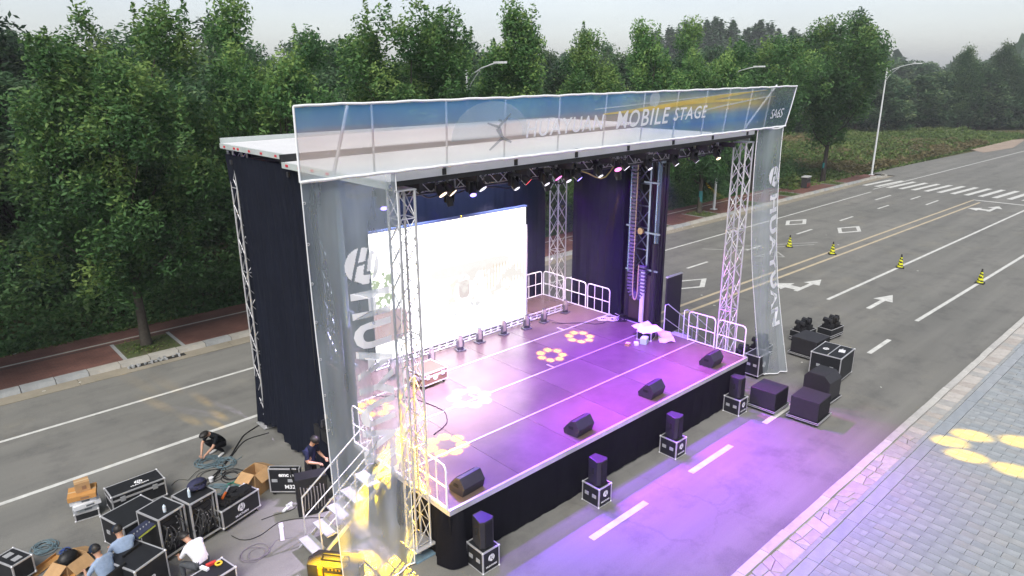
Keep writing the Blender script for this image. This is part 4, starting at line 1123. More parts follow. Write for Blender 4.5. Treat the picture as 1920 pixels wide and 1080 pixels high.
# ---- printed fascia along the roof front
FX0, FX1, FY = 4.95, 21.1, 10.46
def fz0(x): return 8.385 + 0.0055 * (x - 5) - (0.0)
def fz1(x): return 9.58 + 0.0055 * (x - 5)
def f_surf(u, w, off=0.0):
    """u along the fascia 0..1, w up 0..1; leans outward to the front at the top, sags a little between the posts"""
    x = FX0 + (FX1 - FX0) * u
    lean = (0.02 + 0.16 * u) * w
    sag = 0.014 * math.sin(u * 61) * math.sin(math.pi * w) + 0.006 * math.sin(u * 33 + 2 * w)
    z = fz0(x) + (fz1(x) - fz0(x)) * w - 0.012 * (1 - abs(math.sin(u * 34.5))) * (w > .95)
    xo = 0.10 * w * max(0, (u - 0.94) / 0.06) ** 1.5
    return (x + xo, FY - lean + sag - off, z)
def fascia_colour(nt):
    L = nt.links.new
    tc = nt.nodes.new('ShaderNodeTexCoord'); sp = nt.nodes.new('ShaderNodeSeparateXYZ'); L(tc.outputs['Object'], sp.inputs['Vector'])
    nz = nt.nodes.new('ShaderNodeTexNoise'); nz.inputs['Scale'].default_value = 0.7; nz.inputs['Detail'].default_value = 5
    mp = nt.nodes.new('ShaderNodeMapping'); mp.inputs['Scale'].default_value = (0.6, 1, 3); L(tc.outputs['Object'], mp.inputs['Vector']); L(mp.outputs['Vector'], nz.inputs['Vector'])
    wob = nt.nodes.new('ShaderNodeMath'); wob.operation = 'MULTIPLY_ADD'; wob.inputs[1].default_value = 0.28; L(nz.outputs['Fac'], wob.inputs[0]); L(sp.outputs['Z'], wob.inputs[2])
    def ramp(stops, sock, a, b):
        mr = nt.nodes.new('ShaderNodeMapRange'); mr.inputs['From Min'].default_value = a; mr.inputs['From Max'].default_value = b; L(sock, mr.inputs['Value'])
        r = nt.nodes.new('ShaderNodeValToRGB'); e = r.color_ramp.elements
        e[0].position = stops[0][0]; e[0].color = (*stops[0][1], 1); e[1].position = stops[-1][0]; e[1].color = (*stops[-1][1], 1)
        for p, c in stops[1:-1]:
            k = e.new(p); k.color = (*c, 1)
        L(mr.outputs['Result'], r.inputs['Fac']); return r.outputs['Color']
    left = ramp([(0, (0.52, 0.62, 0.68)), (0.18, (0.74, 0.71, 0.66)), (0.42, (0.74, 0.60, 0.56)), (0.60, (0.64, 0.50, 0.50)), (0.72, (0.30, 0.47, 0.76)), (1, (0.16, 0.42, 0.82))], wob.outputs[0], 8.5, 9.7)
    right = ramp([(0, (0.45, 0.52, 0.60)), (0.16, (0.30, 0.42, 0.58)), (0.34, (0.18, 0.38, 0.78)), (0.52, (0.30, 0.46, 0.70)), (0.68, (0.85, 0.68, 0.30)), (0.85, (0.54, 0.55, 0.48)), (1, (0.26, 0.38, 0.52))], wob.outputs[0], 8.5, 9.75)
    far = ramp([(0, (0.20, 0.26, 0.30)), (0.5, (0.14, 0.22, 0.28)), (1, (0.26, 0.30, 0.28))], wob.outputs[0], 8.5, 9.75)
    cy = ramp([(0, (0.08, 0.34, 0.52)), (1, (0.10, 0.24, 0.42))], wob.outputs[0], 8.9, 9.7)
    def mix(a, b, x0, x1):
        mr = nt.nodes.new('ShaderNodeMapRange'); mr.interpolation_type = 'SMOOTHSTEP'; mr.inputs['From Min'].default_value = x0; mr.inputs['From Max'].default_value = x1; L(sp.outputs['X'], mr.inputs['Value'])
        x = nt.nodes.new('ShaderNodeMix'); x.data_type = 'RGBA'; L(mr.outputs['Result'], x.inputs[0]); L(a, x.inputs[6]); L(b, x.inputs[7]); return x.outputs[2]
    return mix(mix(left, right, 12.0, 15.5), far, 18.6, 20.3)
FASCIA = mesh_cloth('printed_fascia_net', fascia_colour, uneven(0.46, 0.60, 0.9), 0.35)
SWOOSH_Y = mesh_cloth('yellow_print', (0.75, 0.58, 0.18), 0.66, 0.35)
SWOOSH_W = mesh_cloth('pale_print', (0.62, 0.68, 0.72), 0.5, 0.35)
FIG = mesh_cloth('grey_print', (0.22, 0.25, 0.28), 0.55, 0.35)
fb = thing('printed_fascia', 'long see-through fascia banner printed HUAYUAN MOBILE STAGE along the roof front', 'banner', (0, 0, 0))
MB().grid(lambda u, v: f_surf(u, v), 160, 10).build('net', FASCIA, fb)
for w in (0.0, 1.0):
    MB().path([Vector(f_surf(k / 80, w)) + Vector((0, -0.01, 0.005 * math.sin(k * 1.9))) for k in range(81)], 0.024 if w else 0.03, 5).build('hem', mat('hem_white', (0.75, 0.76, 0.78), 0.7), fb)
for u in (0.0, 1.0):
    MB().path([f_surf(u, k / 10) for k in range(11)], 0.02, 5).build('hem', mat('hem_white', (0.75,) * 3), fb)
POST = mat('pale_post', (0.55, 0.57, 0.60), 0.5, 0.2)
for px in (6.37, 7.95, 9.4, 10.95, 12.45, 13.85, 15.2, 16.5, 17.6, 18.75, 19.85):
    u = (px - FX0) / (FX1 - FX0)
    a = f_surf(u, 0.0, -0.06); b = f_surf(u, 0.98, -0.06)
    MB().tube(a, b, 0.02, 6).build('post', POST, fb)
MB().tube((5.6, FY + 0.1, 8.42), (5.95, FY + 0.08, 9.55), 0.03, 7).build('brace', POST, fb)
MB().tube((18.75, FY + 0.06, 8.5), (20.2, FY - 0.05, 9.7), 0.028, 7).build('brace', POST, fb)
def on_fascia(name, V, F, uc, wc, s, m, off, rot=0.0, sx=1.0):
    H = 1.19; L = FX1 - FX0
    c, sn = math.cos(rot), math.sin(rot)
    out = []
    for v in V:
        x = (v[0] * c - v[1] * sn) * s * sx; y = (v[0] * sn + v[1] * c) * s
        out.append(f_surf(uc + x / L, wc + y / H, off))
    return MB().add(out, F).build(name, m, fb)
for word, xc, wl in (('HUAYUAN', 11.1, 2.42), ('MOBILE', 13.75, 2.05), ('STAGE', 15.72, 1.42)):
    V, F = text_verts(word, 1.0, 0.012, 0.12, 1.12)
    tw, th = text_size(V)
    on_fascia('lettering', V, F, (xc - FX0) / (FX1 - FX0), 0.45 + 0.012 * (xc - 11), wl / tw, NET_WHITE, 0.022, 0.012)
V, F = text_verts('SA6S', 1.0, 0.0, 0.2, 0.9)
tw, th = text_size(V)
on_fascia('lettering', V, F, (20.32 - FX0) / (FX1 - FX0), 0.33, 0.75 / tw, NET_WHITE, 0.022, 0.02)
def ribbon(name, fn, m, off, n=40):
    mb = MB()
    vs = []
    for k in range(n + 1):
        u, w, wd = fn(k / n); vs.append(f_surf(u, min(.985, w + wd), off)); vs.append(f_surf(u, max(0.015, w - wd), off))
    mb.add(vs, [(2 * k, 2 * k + 1, 2 * k + 3, 2 * k + 2) for k in range(n)], smooth=True)
    return mb.build(name, m, fb)
U = lambda x: (x - FX0) / (FX1 - FX0)
ribbon('printed_ribbon', lambda t: (U(12.3 + 7.2 * t), 0.62 + 0.30 * t - 0.02 * math.sin(6 * t), 0.045 * math.sin(math.pi * min(1, t + .05)) + .004), SWOOSH_Y, 0.012)
ribbon('printed_ribbon', lambda t: (U(13.0 + 7.0 * t), 0.60 + 0.22 * t + 0.05 * math.sin(5 * t), 0.03 * math.sin(math.pi * min(1, t + .05)) + .003), SWOOSH_Y, 0.014)
ribbon('printed_ribbon', lambda t: (U(15.0 + 4.6 * t), 0.42 + 0.36 * t ** 0.8, 0.018), SWOOSH_W, 0.016)
ribbon('printed_ribbon', lambda t: (U(12.0 + 7.4 * t), 0.72 + 0.22 * t, 0.012), SWOOSH_W, 0.010)
def disc_print(name, x, w, r, m, off, a0=0, a1=360, n=36, sy=1.0):
    V = [(0, 0)] + [(math.cos(R(a0 + (a1 - a0) * k / n)), math.sin(R(a0 + (a1 - a0) * k / n)) * sy) for k in range(n + 1)]
    F = [(0, k + 1, k + 2) for k in range(n)]
    return on_fascia(name, V, F, U(x), w, r, m, off)
disc_print('printed_dome', 9.0, 0.36, 1.0, mesh_cloth('dome_print', (0.50, 0.60, 0.66), 0.32, 0.35), 0.01, 0, 180, sy=0.7)
disc_print('printed_ball', 14.15, 0.84, 0.19, SWOOSH_W, 0.012)
# leaping figure in the print
for a, b, w in (((0.0, 0.0), (0.12, -0.2), .06), ((0, 0), (0.32, 0.26), .028), ((0.0, 0.02), (-0.26, 0.1), .026), ((0.12, -0.2), (-0.2, -0.42), .032), ((0.12, -0.2), (0.36, -0.3), .034), ((0.05, 0.12), (0.06, 0.16), .055)):
    a = Vector(a); b = Vector(b); d = (b - a).normalized(); n = Vector((-d.y, d.x)) * w
    on_fascia('printed_figure', [tuple(a + n), tuple(a - n), tuple(b - n * .6), tuple(b + n * .6)], [(0, 1, 2, 3)], U(9.15), 0.52, 1.0, FIG, 0.016)

# ---- side banners
def side_banner(label, surf, L, W, letters_scale):
    uc_ = letters_scale['u']
    t = thing('side_banner', label, 'banner', (0, 0, 0), 0, 'see-through side banners hanging from the fascia ends')
    MB().grid(lambda u, v: surf(u, v, 0), 40, 70).build('net', NET, t)
    for k in range(12):
        for u in (0.015, 0.985): MB().path([Vector(surf(u, (k + .5) / 12, .012)) + Vector((.022 * math.cos(a), 0, .022 * math.sin(a))) for a in [i * 1.0472 for i in range(6)]], .006, 4, closed=True).build('eyelet', ALU, t)
    HM = mat('hem_white', (0.75,) * 3)
    for v in (0.0, 1.0): MB().path([surf(k / 26, v, 0.004) for k in range(27)], 0.018, 5).build('hem', HM, t)
    for u in (0.0, 1.0): MB().path([surf(u, k / 60, 0.004) for k in range(61)], 0.011, 5).build('hem', HM, t)
    def put(name, V, F, uc, dist, s, rot):
        c, sn = math.cos(rot), math.sin(rot); out = []
        for p in V:
            x = (p[0] * c - p[1] * sn) * s; y = (p[0] * sn + p[1] * c) * s
            out.append(surf(uc + x / W, min(.995, (dist - y) / L), 0.012))
        MB().add(out, F).build(name, NET_WHITE, t)
    put('emblem', LOGO[0], LOGO[1], letters_scale['ul'], letters_scale['logo_at'], letters_scale['logo_r'], 0)
    V, F = text_verts('HUAYUAN', 1.0, 0.035, 0.0, 1.08)
    tw, th = text_size(V)
    s = letters_scale['len'] / tw
    # fatten the glyphs across the banner
    V = [(p[0], p[1] * letters_scale['tall'] / (th * s), 0) for p in V]
    put('lettering', V, F, uc_, letters_scale['text_at'], s, -math.pi / 2)
    return t
def left_surf(u, v, off):
    x = 4.98 + 1.78 * u + 0.12 * v * (1 - u)
    y = 10.5 + (0.05 * math.sin(5.5 * u + 3 * v) + 0.022 * math.sin(17 * u + 5 * v) + 0.012 * math.sin(31 * u - 7 * v)) * min(1, 3 * v) + 0.03 * math.sin(9 * v + 4 * u)
    z = 8.38 + 0.005 * u - (8.38 - 0.06) * v
    return (x, y - off, z)
side_banner('see-through HUAYUAN side banner hanging at the left front corner', left_surf, 8.32, 1.78, dict(logo_at=1.58, logo_r=0.33, len=3.85, text_at=3.98, tall=0.80, u=0.59, ul=0.55))
def right_surf(u, v, off):
    w = v ** 1.7
    k = min(1.0, max(0.0, (v - 0.30) / 0.35))
    x0 = 19.42 + 1.50 * w; x1 = 20.95 + 1.05 * w
    x = x0 + (x1 - x0) * u
    y = 10.46 - 0.35 * w + 0.05 * math.sin(6 * u + 4 * v) + k * (0.05 * math.sin(2.6 * math.pi * u) + 0.11 * max(0, 0.35 - u) * math.sin(9 * math.pi * u) * 3 + 0.035 * math.sin(19 * u + 6 * v)) * (0.4 + 0.6 * v) - 0.55 * w * (u - 0.5)
    z = 8.44 - (8.44 - 0.10) * v + 0.02 * math.sin(7 * u)
    x += k * 0.06 * math.sin(3 * math.pi * u + 1)
    return (x, y - off, z)
side_banner('see-through HUAYUAN side banner billowing at the right front corner', right_surf, 8.34, 1.5, dict(logo_at=1.47, logo_r=0.32, len=4.5, text_at=4.3, tall=0.55, u=0.74, ul=0.74))
# ================================================================== stage lamps
LAMP_BODY = mat('lamp_body', (0.018, 0.018, 0.022), 0.45, 0.2, var=0.2, scale=9)
LAMP_GREY = mat('lamp_grey', (0.10, 0.10, 0.11), 0.4, 0.4)
LAMP_CLEAR = mat('lamp_clear_head', (0.34, 0.30, 0.27), 0.25, 0.5)
def lens(name, c, s): return emission('lens_' + name, c, s)
LENS = {'white': lens('white', (0.75, 0.72, 0.85), 0.9), 'blue': lens('blue', (0.22, 0.16, 1.0), 3.0), 'pink': lens('pink', (1, 0.2, 0.6), 1.3), 'red': lens('red', (1, 0.12, 0.15), 1.2), 'warm': lens('warm', (1, 0.75, 0.5), 1.4), 'off': mat('lens_off', (0.05, 0.05, 0.06), 0.15)}
def hung_moving_head(label, x, y, z, aim, lens_key):
    """clamp, yoke base, yoke arms and a barrel aimed along aim"""
    t = thing('moving_head_lamp', label, 'stage lamp', (x, y, z), 0, 'lamps hanging under the stage roof')
    MB().box((0, 0, 0.10), (0.05, 0.08, 0.16)).build('clamp', ALU_DULL, t)
    MB().box((0, 0, -0.03), (0.26, 0.24, 0.10)).build('base', LAMP_BODY, t, bevel=0.01)
    yk = MB()
    for s in (-1, 1): yk.box((s * 0.135, 0, -0.21), (0.035, 0.12, 0.28))
    yk.box((0, 0, -0.09), (0.24, 0.1, 0.03))
    
    yk.build('yoke', LAMP_BODY, t)
    t.scale = (.82, .82, .82)
    d = Vector(aim).normalized(); c = Vector((0, 0, -0.29))
    hd_ = MB().tube(c - d * 0.17, c - d * 0.02, 0.085, 12, r2=0.11).tube(c - d * 0.02, c + d * 0.18, 0.11, 12, r2=0.10).build('head', LAMP_BODY, t)
    MB().tube(c + d * 0.181, c + d * 0.188, 0.082, 14).build('lens', LENS[lens_key], hd_)
    return t
def hung_par(label, x, y, z, aim, lens_key):
    t = thing('par_lamp', label, 'stage lamp', (x, y, z), 0, 'lamps hanging under the stage roof')
    MB().box((0, 0, 0.08), (0.05, 0.06, 0.14)).build('clamp', ALU_DULL, t)
    yk = MB(); yk.box((0, 0, 0), (0.28, 0.03, 0.02))
    for s in (-1, 1): yk.box((s * 0.14, 0, -0.11), (0.02, 0.03, 0.22))
    yk.build('bracket', LAMP_GREY, t)
    t.scale = (.85, .85, .85)
    d = Vector(aim).normalized(); c = Vector((0, 0, -0.2))
    can = MB().tube(c - d * 0.13, c + d * 0.13, 0.10, 12, r2=0.125).build('can', LAMP_BODY, t)
    MB().tube(c + d * 0.131, c + d * 0.137, 0.105, 14).build('lens', LENS[lens_key], can)
    return t
hang = [  # x, truss row, kind, lens, aim, label
    (7.0, 0, 'm', 'blue', (-.3, -.62, -.75), 'hanging moving head glowing blue next to the left front tower'),
    (8.36, 0, 'p', 'warm', (.2, -.62, -.75), 'hanging can lamp with two warm glowing lenses left of the blue one'),
    (8.6, 0, 'p', 'warm', (.4, -.62, -.75), 'hanging can lamp with warm lens beside its twin left of the blue one'),
    (9.2, 0, 'm', 'blue', (-.3, -.62, -.75), 'hanging moving head with the bright blue white lens'),
    (9.42, 0, 'p', 'white', (.2, -.62, -.75), 'small hanging can with white lens right of the bright blue lamp'),
    (10.0, 1, 'p', 'pink', (-.2, -.62, -.75), 'hanging lamp with pale salmon lens above the screen corner'),
    (10.4, 0, 'm', 'white', (.1, -.62, -.75), 'hanging moving head with white lens between salmon and red lamps'),
    (10.75, 0, 'p', 'red', (.5, -.62, -.75), 'hanging can lamp with bright red lens'),
    (11.35, 0, 'm', 'white', (.1, -.62, -.75), 'hanging moving head with white lens right of the red can'),
    (11.75, 0, 'p', 'pink', (.2, -.62, -.75), 'hanging lamp with rosy lens left of the rear tower'),
    (12.1, 0, 'm', 'white', (.0, -.62, -.75), 'hanging moving head with white lens in front of the rear tower'),
    (12.45, 0, 'm', 'blue', (.3, -.62, -.75), 'hanging moving head with violet blue lens right of the rear tower'),
    (13.26, 0, 'm', 'white', (.0, -.62, -.75), 'hanging moving head with white lens before the right curtain'),
    (14.0, 0, 'p', 'pink', (-.3, -.62, -.75), 'hanging can lamp with magenta pink lens before the right curtain'),
    (14.3, 0, 'p', 'white', (.3, -.62, -.75), 'small hanging can with white lens right of the magenta can'),
    (15.3, 0, 'm', 'white', (.0, -.62, -.75), 'hanging moving head with white lens by the mast chain'),
    (16.5, 0, 'm', 'white', (.2, -.62, -.75), 'hanging moving head with white lens right of the lifting mast'),
    (17.5, 0, 'm', 'white', (.3, -.62, -.75), 'hanging moving head with white lens above the street lamp post'),
    (18.7, 0, 'm', 'warm', (-.2, -.62, -.75), 'hanging moving head with warm lens beside the right front tower'),
]
for x, row, kind, lk, aim, lab in hang:
    y, z = (11.32, 7.95) if row == 0 else (12.0, 7.86)
    (hung_moving_head if kind == 'm' else hung_par)(lab, x, y, z, aim, lk)
for x, lab in ((9.9, 'unlit moving head on the second truss behind the blue lamp'), (13.2, 'unlit moving head on the middle of the second truss'), (16.2, 'unlit moving head on the second truss near the mast')):
    hung_moving_head(lab, x, 13.05, 7.42, (.1, -.2, -.9), 'off')
# power cables slung along the trusses
for k in range(7):
    x0 = 7.9 + k * 1.55
    pts = [(x0 + 1.5 * t, 11.45 + 0.2 * math.sin(3 * t + k), 7.80 - 0.22 * math.sin(math.pi * t) - 0.05 * math.sin(9 * t + k)) for t in [i / 8 for i in range(9)]]
    tag(MB().path(pts, 0.016, 5).build('power_cable', CABLE_YELLOW if k == 3 else CABLE_BLACK), 'yellow power cable slung under the roof truss' if k == 3 else 'black power cable drooping under the roof truss', 'cable', 'cables slung under the roof trusses')

# ---- beam lamps standing on the deck in front of the screen
def floor_beam(label, x, y, rz):
    t = thing('floor_moving_head', label, 'stage lamp', (x, y, DZ), rz, 'beam lamps standing on the deck before the screen')
    MB().box((0, 0, 0.03), (0.36, 0.30, 0.05)).build('foot', LAMP_GREY, t, bevel=0.01)
    MB().tube((0, 0, 0.055), (0, 0, 0.15), 0.13, 10, r2=0.11).build('base', LAMP_BODY, t)
    yk = MB()
    for s in (-1, 1): yk.box((s * 0.12, 0, 0.27), (0.035, 0.10, 0.28))
    yk.box((0, 0, 0.145), (0.21, 0.09, 0.03))
    
    yk.build('yoke', LAMP_GREY, t)
    t.scale = (0.9, 0.9, 0.85)
    hd_ = MB().tube((0, 0, 0.17), (0, 0, 0.44), 0.095, 14, r2=0.10).tube((0, 0, 0.44), (0, 0, 0.60), 0.10, 14, r2=0.08).build('head', LAMP_CLEAR, t)
    MB().tube((0, 0, 0.601), (0, 0, 0.606), 0.075, 14).build('lens', LENS['off'], hd_)
    return t
heads = [(10.05, 16.3, 'floor beam lamp at the left end of the row, seen through the net'), (11.54, 16.38, 'floor beam lamp behind the wooden flight case'), (12.87, 16.63, 'third floor beam lamp from the left of the row'),
         (13.77, 16.72, 'floor beam lamp at the middle of the screen foot'), (14.86, 16.72, 'floor beam lamp right of the screen middle'), (15.84, 16.6, 'floor beam lamp at the right screen corner'),
         (16.75, 16.64, 'floor beam lamp just right of the screen'), (18.09, 16.84, 'floor beam lamp nearest the guard rails')]
for k, (x, y, lab) in enumerate(heads): floor_beam(lab, x, y, 0.3 * math.sin(k * 2.1))

# ---- light of the lamps
def spot(name, loc, target, power, c, angle, blend=0.5, radius=0.08, gobo=None):
    d = bpy.data.lights.new(name, 'SPOT'); d.energy = power; d.color = c; d.spot_size = R(angle); d.spot_blend = blend; d.shadow_soft_size = radius
    o = bpy.data.objects.new(name, d); col.objects.link(o); o.location = loc
    o.rotation_euler = (Vector(loc) - Vector(target)).to_track_quat('Z', 'Y').to_euler()
    if gobo:
        d.use_nodes = True; nt = d.node_tree; L = nt.links.new
        em = [n for n in nt.nodes if n.type == 'EMISSION'][0]
        tc = nt.nodes.new('ShaderNodeTexCoord'); sp = nt.nodes.new('ShaderNodeSeparateXYZ'); L(tc.outputs['Normal'], sp.inputs['Vector'])
        def M_(op, a, b=None):
            n = nt.nodes.new('ShaderNodeMath'); n.operation = op
            for i, s in enumerate((a, b)):
                if s is None: continue
                if isinstance(s, (int, float)): n.inputs[i].default_value = s
                else: L(s, n.inputs[i])
            return n.outputs[0]
        zz = M_('ABSOLUTE', sp.outputs['Z']); th = math.tan(R(angle / 2))
        u = M_('DIVIDE', M_('DIVIDE', sp.outputs['X'], zz), th); v = M_('DIVIDE', M_('DIVIDE', sp.outputs['Y'], zz), th)
        n_pet, rad, pr = gobo
        ang = M_('ARCTAN2', v, u); r = M_('SQRT', M_('ADD', M_('MULTIPLY', u, u), M_('MULTIPLY', v, v)))
        st = 2 * math.pi / n_pet
        a = M_('SUBTRACT', M_('MODULO', M_('ADD', ang, 4 * math.pi + .4), st), st / 2)
        dx = M_('SUBTRACT', M_('MULTIPLY', r, M_('COSINE', a)), rad); dy = M_('MULTIPLY', r, M_('SINE', a))
        dist = M_('SQRT', M_('ADD', M_('MULTIPLY', dx, dx), M_('MULTIPLY', dy, dy)))
        mr = nt.nodes.new('ShaderNodeMapRange'); mr.interpolation_type = 'SMOOTHSTEP'
        mr.inputs['From Min'].default_value = pr * 1.5; mr.inputs['From Max'].default_value = pr * 0.25; mr.inputs['To Min'].default_value = 0; mr.inputs['To Max'].default_value = 1
        L(dist, mr.inputs['Value'])
        # uneven glass: the pattern is not equally bright everywhere
        cv = nt.nodes.new('ShaderNodeCombineXYZ'); L(u, cv.inputs['X']); L(v, cv.inputs['Y'])
        gz = nt.nodes.new('ShaderNodeTexNoise'); gz.inputs['Scale'].default_value = 2.6; gz.inputs['Detail'].default_value = 3; L(cv.outputs[0], gz.inputs['Vector'])
        gm = nt.nodes.new('ShaderNodeMapRange'); gm.inputs['From Min'].default_value = .3; gm.inputs['From Max'].default_value = .7; gm.inputs['To Min'].default_value = .35; gm.inputs['To Max'].default_value = 1.2; L(gz.outputs['Fac'], gm.inputs['Value'])
        L(M_('MULTIPLY', mr.outputs['Result'], gm.outputs['Result']), em.inputs['Strength'])
    return o
DEEP = (0.26, 0.03, 1.0); VIOLET = (0.15, 0.03, 1.0); PURPLE = (0.29, 0.035, 1.0); MAGENTA = (1.0, 0.05, 0.8); WASH = (0.78, 0.64, 1.0)
# violet washes from the second truss over the front of the deck and the road before it
for x, y, tx, ty, p, c in ((9.6, 13.4, 9.4, 8.6, 2700, VIOLET), (12.0, 13.4, 11.9, 8.7, 3500, PURPLE), (14.6, 13.4, 14.6, 8.7, 3800, PURPLE), (17.0, 13.4, 17.0, 8.8, 3100, PURPLE), (18.2, 13.4, 17.9, 8.8, 1300, MAGENTA), (13.2, 13.4, 13.4, 8.8, 800, MAGENTA)):
    spot('wash_spot', (x, y, 7.0), (tx, ty, 0.3), p, c, 52, 1.0, 0.1)
# deep violet straight down on the middle and right of the deck
for x, y, p, c in ((12.6, 11.9, 1700, DEEP), (15.0, 12.0, 2000, DEEP), (17.4, 12.2, 1700, DEEP), (16.4, 13.8, 1300, DEEP), (13.2, 14.2, 650, DEEP), (17.6, 15.2, 900, DEEP), (10.2, 11.6, 1300, DEEP)):
    spot('wash_spot', (x, y, 7.2), (x + 0.3, y + 0.1, DZ), p, c, 78, 1.0, 0.1)
# blue glow on the rear curtain above the screen, purple on the right curtain
spot('wash_spot', (11.4, 16.4, 7.7), (11.6, 19.2, 6.1), 900, (0.5, 0.62, 1.0), 110, 1.0, 0.1)
spot('wash_spot', (15.2, 16.4, 7.7), (15.8, 19.2, 5.8), 700, (0.5, 0.6, 1.0), 110, 1.0, 0.1)
spot('wash_spot', (16.6, 15.8, 7.4), (19.4, 16.6, 4.5), 130, (0.7, 0.5, 0.75), 90, 1.0, 0.1)
spot('wash_spot', (17.0, 15.6, 7.5), (18.2, 18.0, DZ), 1500, (1.0, 0.78, 0.62), 62, 1.0, 0.1)  # added warm lamp, brightens the rear right deck corner in place of screen light
# pale lavender washes on the left and rear parts of the deck
for x, y, tx, ty, p, a in ((8.8, 12.6, 9.2, 14.8, 3600, 80), (11.0, 12.8, 11.0, 16.2, 3600, 80), (13.6, 12.8, 13.8, 17.2, 700, 66), (16.2, 13.0, 16.6, 17.4, 1500, 66), (9.6, 11.8, 6.1, 11.2, 2600, 46)):
    spot('wash_spot', (x, y, 7.0), (tx, ty, DZ), p, WASH, a, 1.0, 0.12)
YEL = (1.0, 0.58, 0.0)
GOBO = (7, 0.62, 0.21)
gobos = [((14.5, 11.6, 7.0), (16.6, 14.75, DZ), 42000, 10.0), ((12.3, 11.6, 7.0), (14.75, 14.3, DZ), 42000, 10.0), ((10.4, 11.8, 7.0), (10.9, 13.7, DZ), 60000, 14.0), ((8.9, 11.7, 7.0), (8.85, 12.1, DZ), 60000, 13.0), ((9.2, 12.2, 7.0), (8.6, 15.0, DZ), 40000, 11.0),
         ((17.6, 10.95, 7.0), (21.1, 3.15, 0.07), 30000, 15.5), ((9.6, 12.2, 7.0), (5.9, 10.6, 1.0), 130000, 24.0), ((6.86, 14.5, 1.75), (5.75, 21.6, 0.0), 2200, 13.0)]
for loc, tg, p, a in gobos:
    spot('gobo_spot', loc, tg, p, YEL, a, 0.15, 0.02, GOBO)
hung_par('can lamp low on the left mast pointing at the far road lanes', 6.86, 14.32, 1.98, (-.1, .9, -.2), 'warm')
# ================================================================== flight cases, speakers, stairs and road things
EMBLEM = MB().add([(p[0], 0, p[1]) for p in LOGO_S[0]], LOGO_S[1]).mesh('emblem', PRINT_WHITE)
def word_mesh(body, bold=0.03, shear=0.0, sx=1.0):
    V, F = text_verts(body, 1.0, bold, shear)
    w = text_size(V)[0]
    return MB().add([(p[0] / w * sx, 0, p[1] / w) for p in V], F).mesh('lettering', PRINT_WHITE)
WORD_H = word_mesh('HUAYUAN', 0.035)
CORNER = MB().sphere((0, 0, 0), 0.032, 8, 5).mesh('ball_corner', ALU)
def edge_bars(w, d, h, z0, t=0.03, skip_top=False):
    """aluminium angle profiles along the edges of a case (one part)"""
    mb = MB(); o = 0.004
    for sx in (-1, 1):
        for sy in (-1, 1):
            mb.box((sx * (w / 2 - t / 2 + o), sy * (d / 2 - t / 2 + o), z0 + h / 2), (t, t, h - 2 * t))
    for z in (z0 + t / 2 - o, z0 + h - t / 2 + o):
        for sy in (-1, 1): mb.box((0, sy * (d / 2 - t / 2 + o), z), (w + 2 * o, t, t))
        for sx in (-1, 1): mb.box((sx * (w / 2 - t / 2 + o), 0, z), (t, d - 2 * t, t))
    return mb
def flight_case(label, x, y, z, rz, w, d, h, group=None, wheels=True, lid=None, emblem=None, word=None, handles=True, cat='flight case', name='flight_case', top_emblem=False, body=None):
    t = thing(name, label, cat, (x, y, z), rz, group)
    z0 = 0.12 if wheels else 0.0
    bd = MB().box((0, 0, z0 + h / 2), (w, d, h)).build('body', body or LAMINATE, t)
    edge_bars(w, d, h, z0).build('edge_trim', ALU, t)
    for sx in (-1, 1):
        for sy in (-1, 1):
            for zz in (z0 + .01, z0 + h - .01): inst('ball_corner', CORNER, t, (sx * (w / 2 - .008), sy * (d / 2 - .008), zz))
    if lid:
        lb_ = MB()
        for sy in (-1, 1): lb_.box((0, sy * (d / 2 + .006), z0 + h - lid), (w - .06, 0.012, 0.045))
        for sx in (-1, 1): lb_.box((sx * (w / 2 + .006), 0, z0 + h - lid), (0.012, d - .06, 0.045))
        lb_.build('lid_profile', ALU, t)
        for fx in (-.3, .3): MB().box((w * fx, -d / 2 - .014, z0 + h - lid), (0.11, 0.02, 0.12)).build('latch', ALU_DULL, t)
    if wheels:
        for sx in (-1, 1):
            for sy in (-1, 1):
                c = MB().tube((sx * (w / 2 - .09) - .02, sy * (d / 2 - .09), 0.052), (sx * (w / 2 - .09) + .02, sy * (d / 2 - .09), 0.052), 0.05, 10)
                c.box((sx * (w / 2 - .09), sy * (d / 2 - .09), 0.105), (0.08, 0.08, 0.03)).build('caster', RUBBER, t)
    if handles:
        for fy in (-.22, .22):
            MB().box((-w / 2 - .005, d * fy, z0 + h * .52), (0.012, 0.12, 0.09)).build('handle', ALU_DULL, bd)
    if emblem:
        inst('emblem', EMBLEM, bd, (0, -d / 2 - .008, z0 + h * (.62 if word else .5)), (0, 0, 0), (emblem,) * 3)
    if word:
        inst('lettering', WORD_H, bd, (0, -d / 2 - .008, z0 + h * .25), (0, 0, 0), (word,) * 3)
    if top_emblem:
        inst('emblem', EMBLEM, bd, (0.08, 0.0, z0 + h + .008), (-math.pi / 2, 0, 0), (0.09, 0.09, .075))
        inst('lettering', WORD_H, bd, (0.08, -.12, z0 + h + .008), (-math.pi / 2, 0, 0), (0.4, .4, .3))
    return t

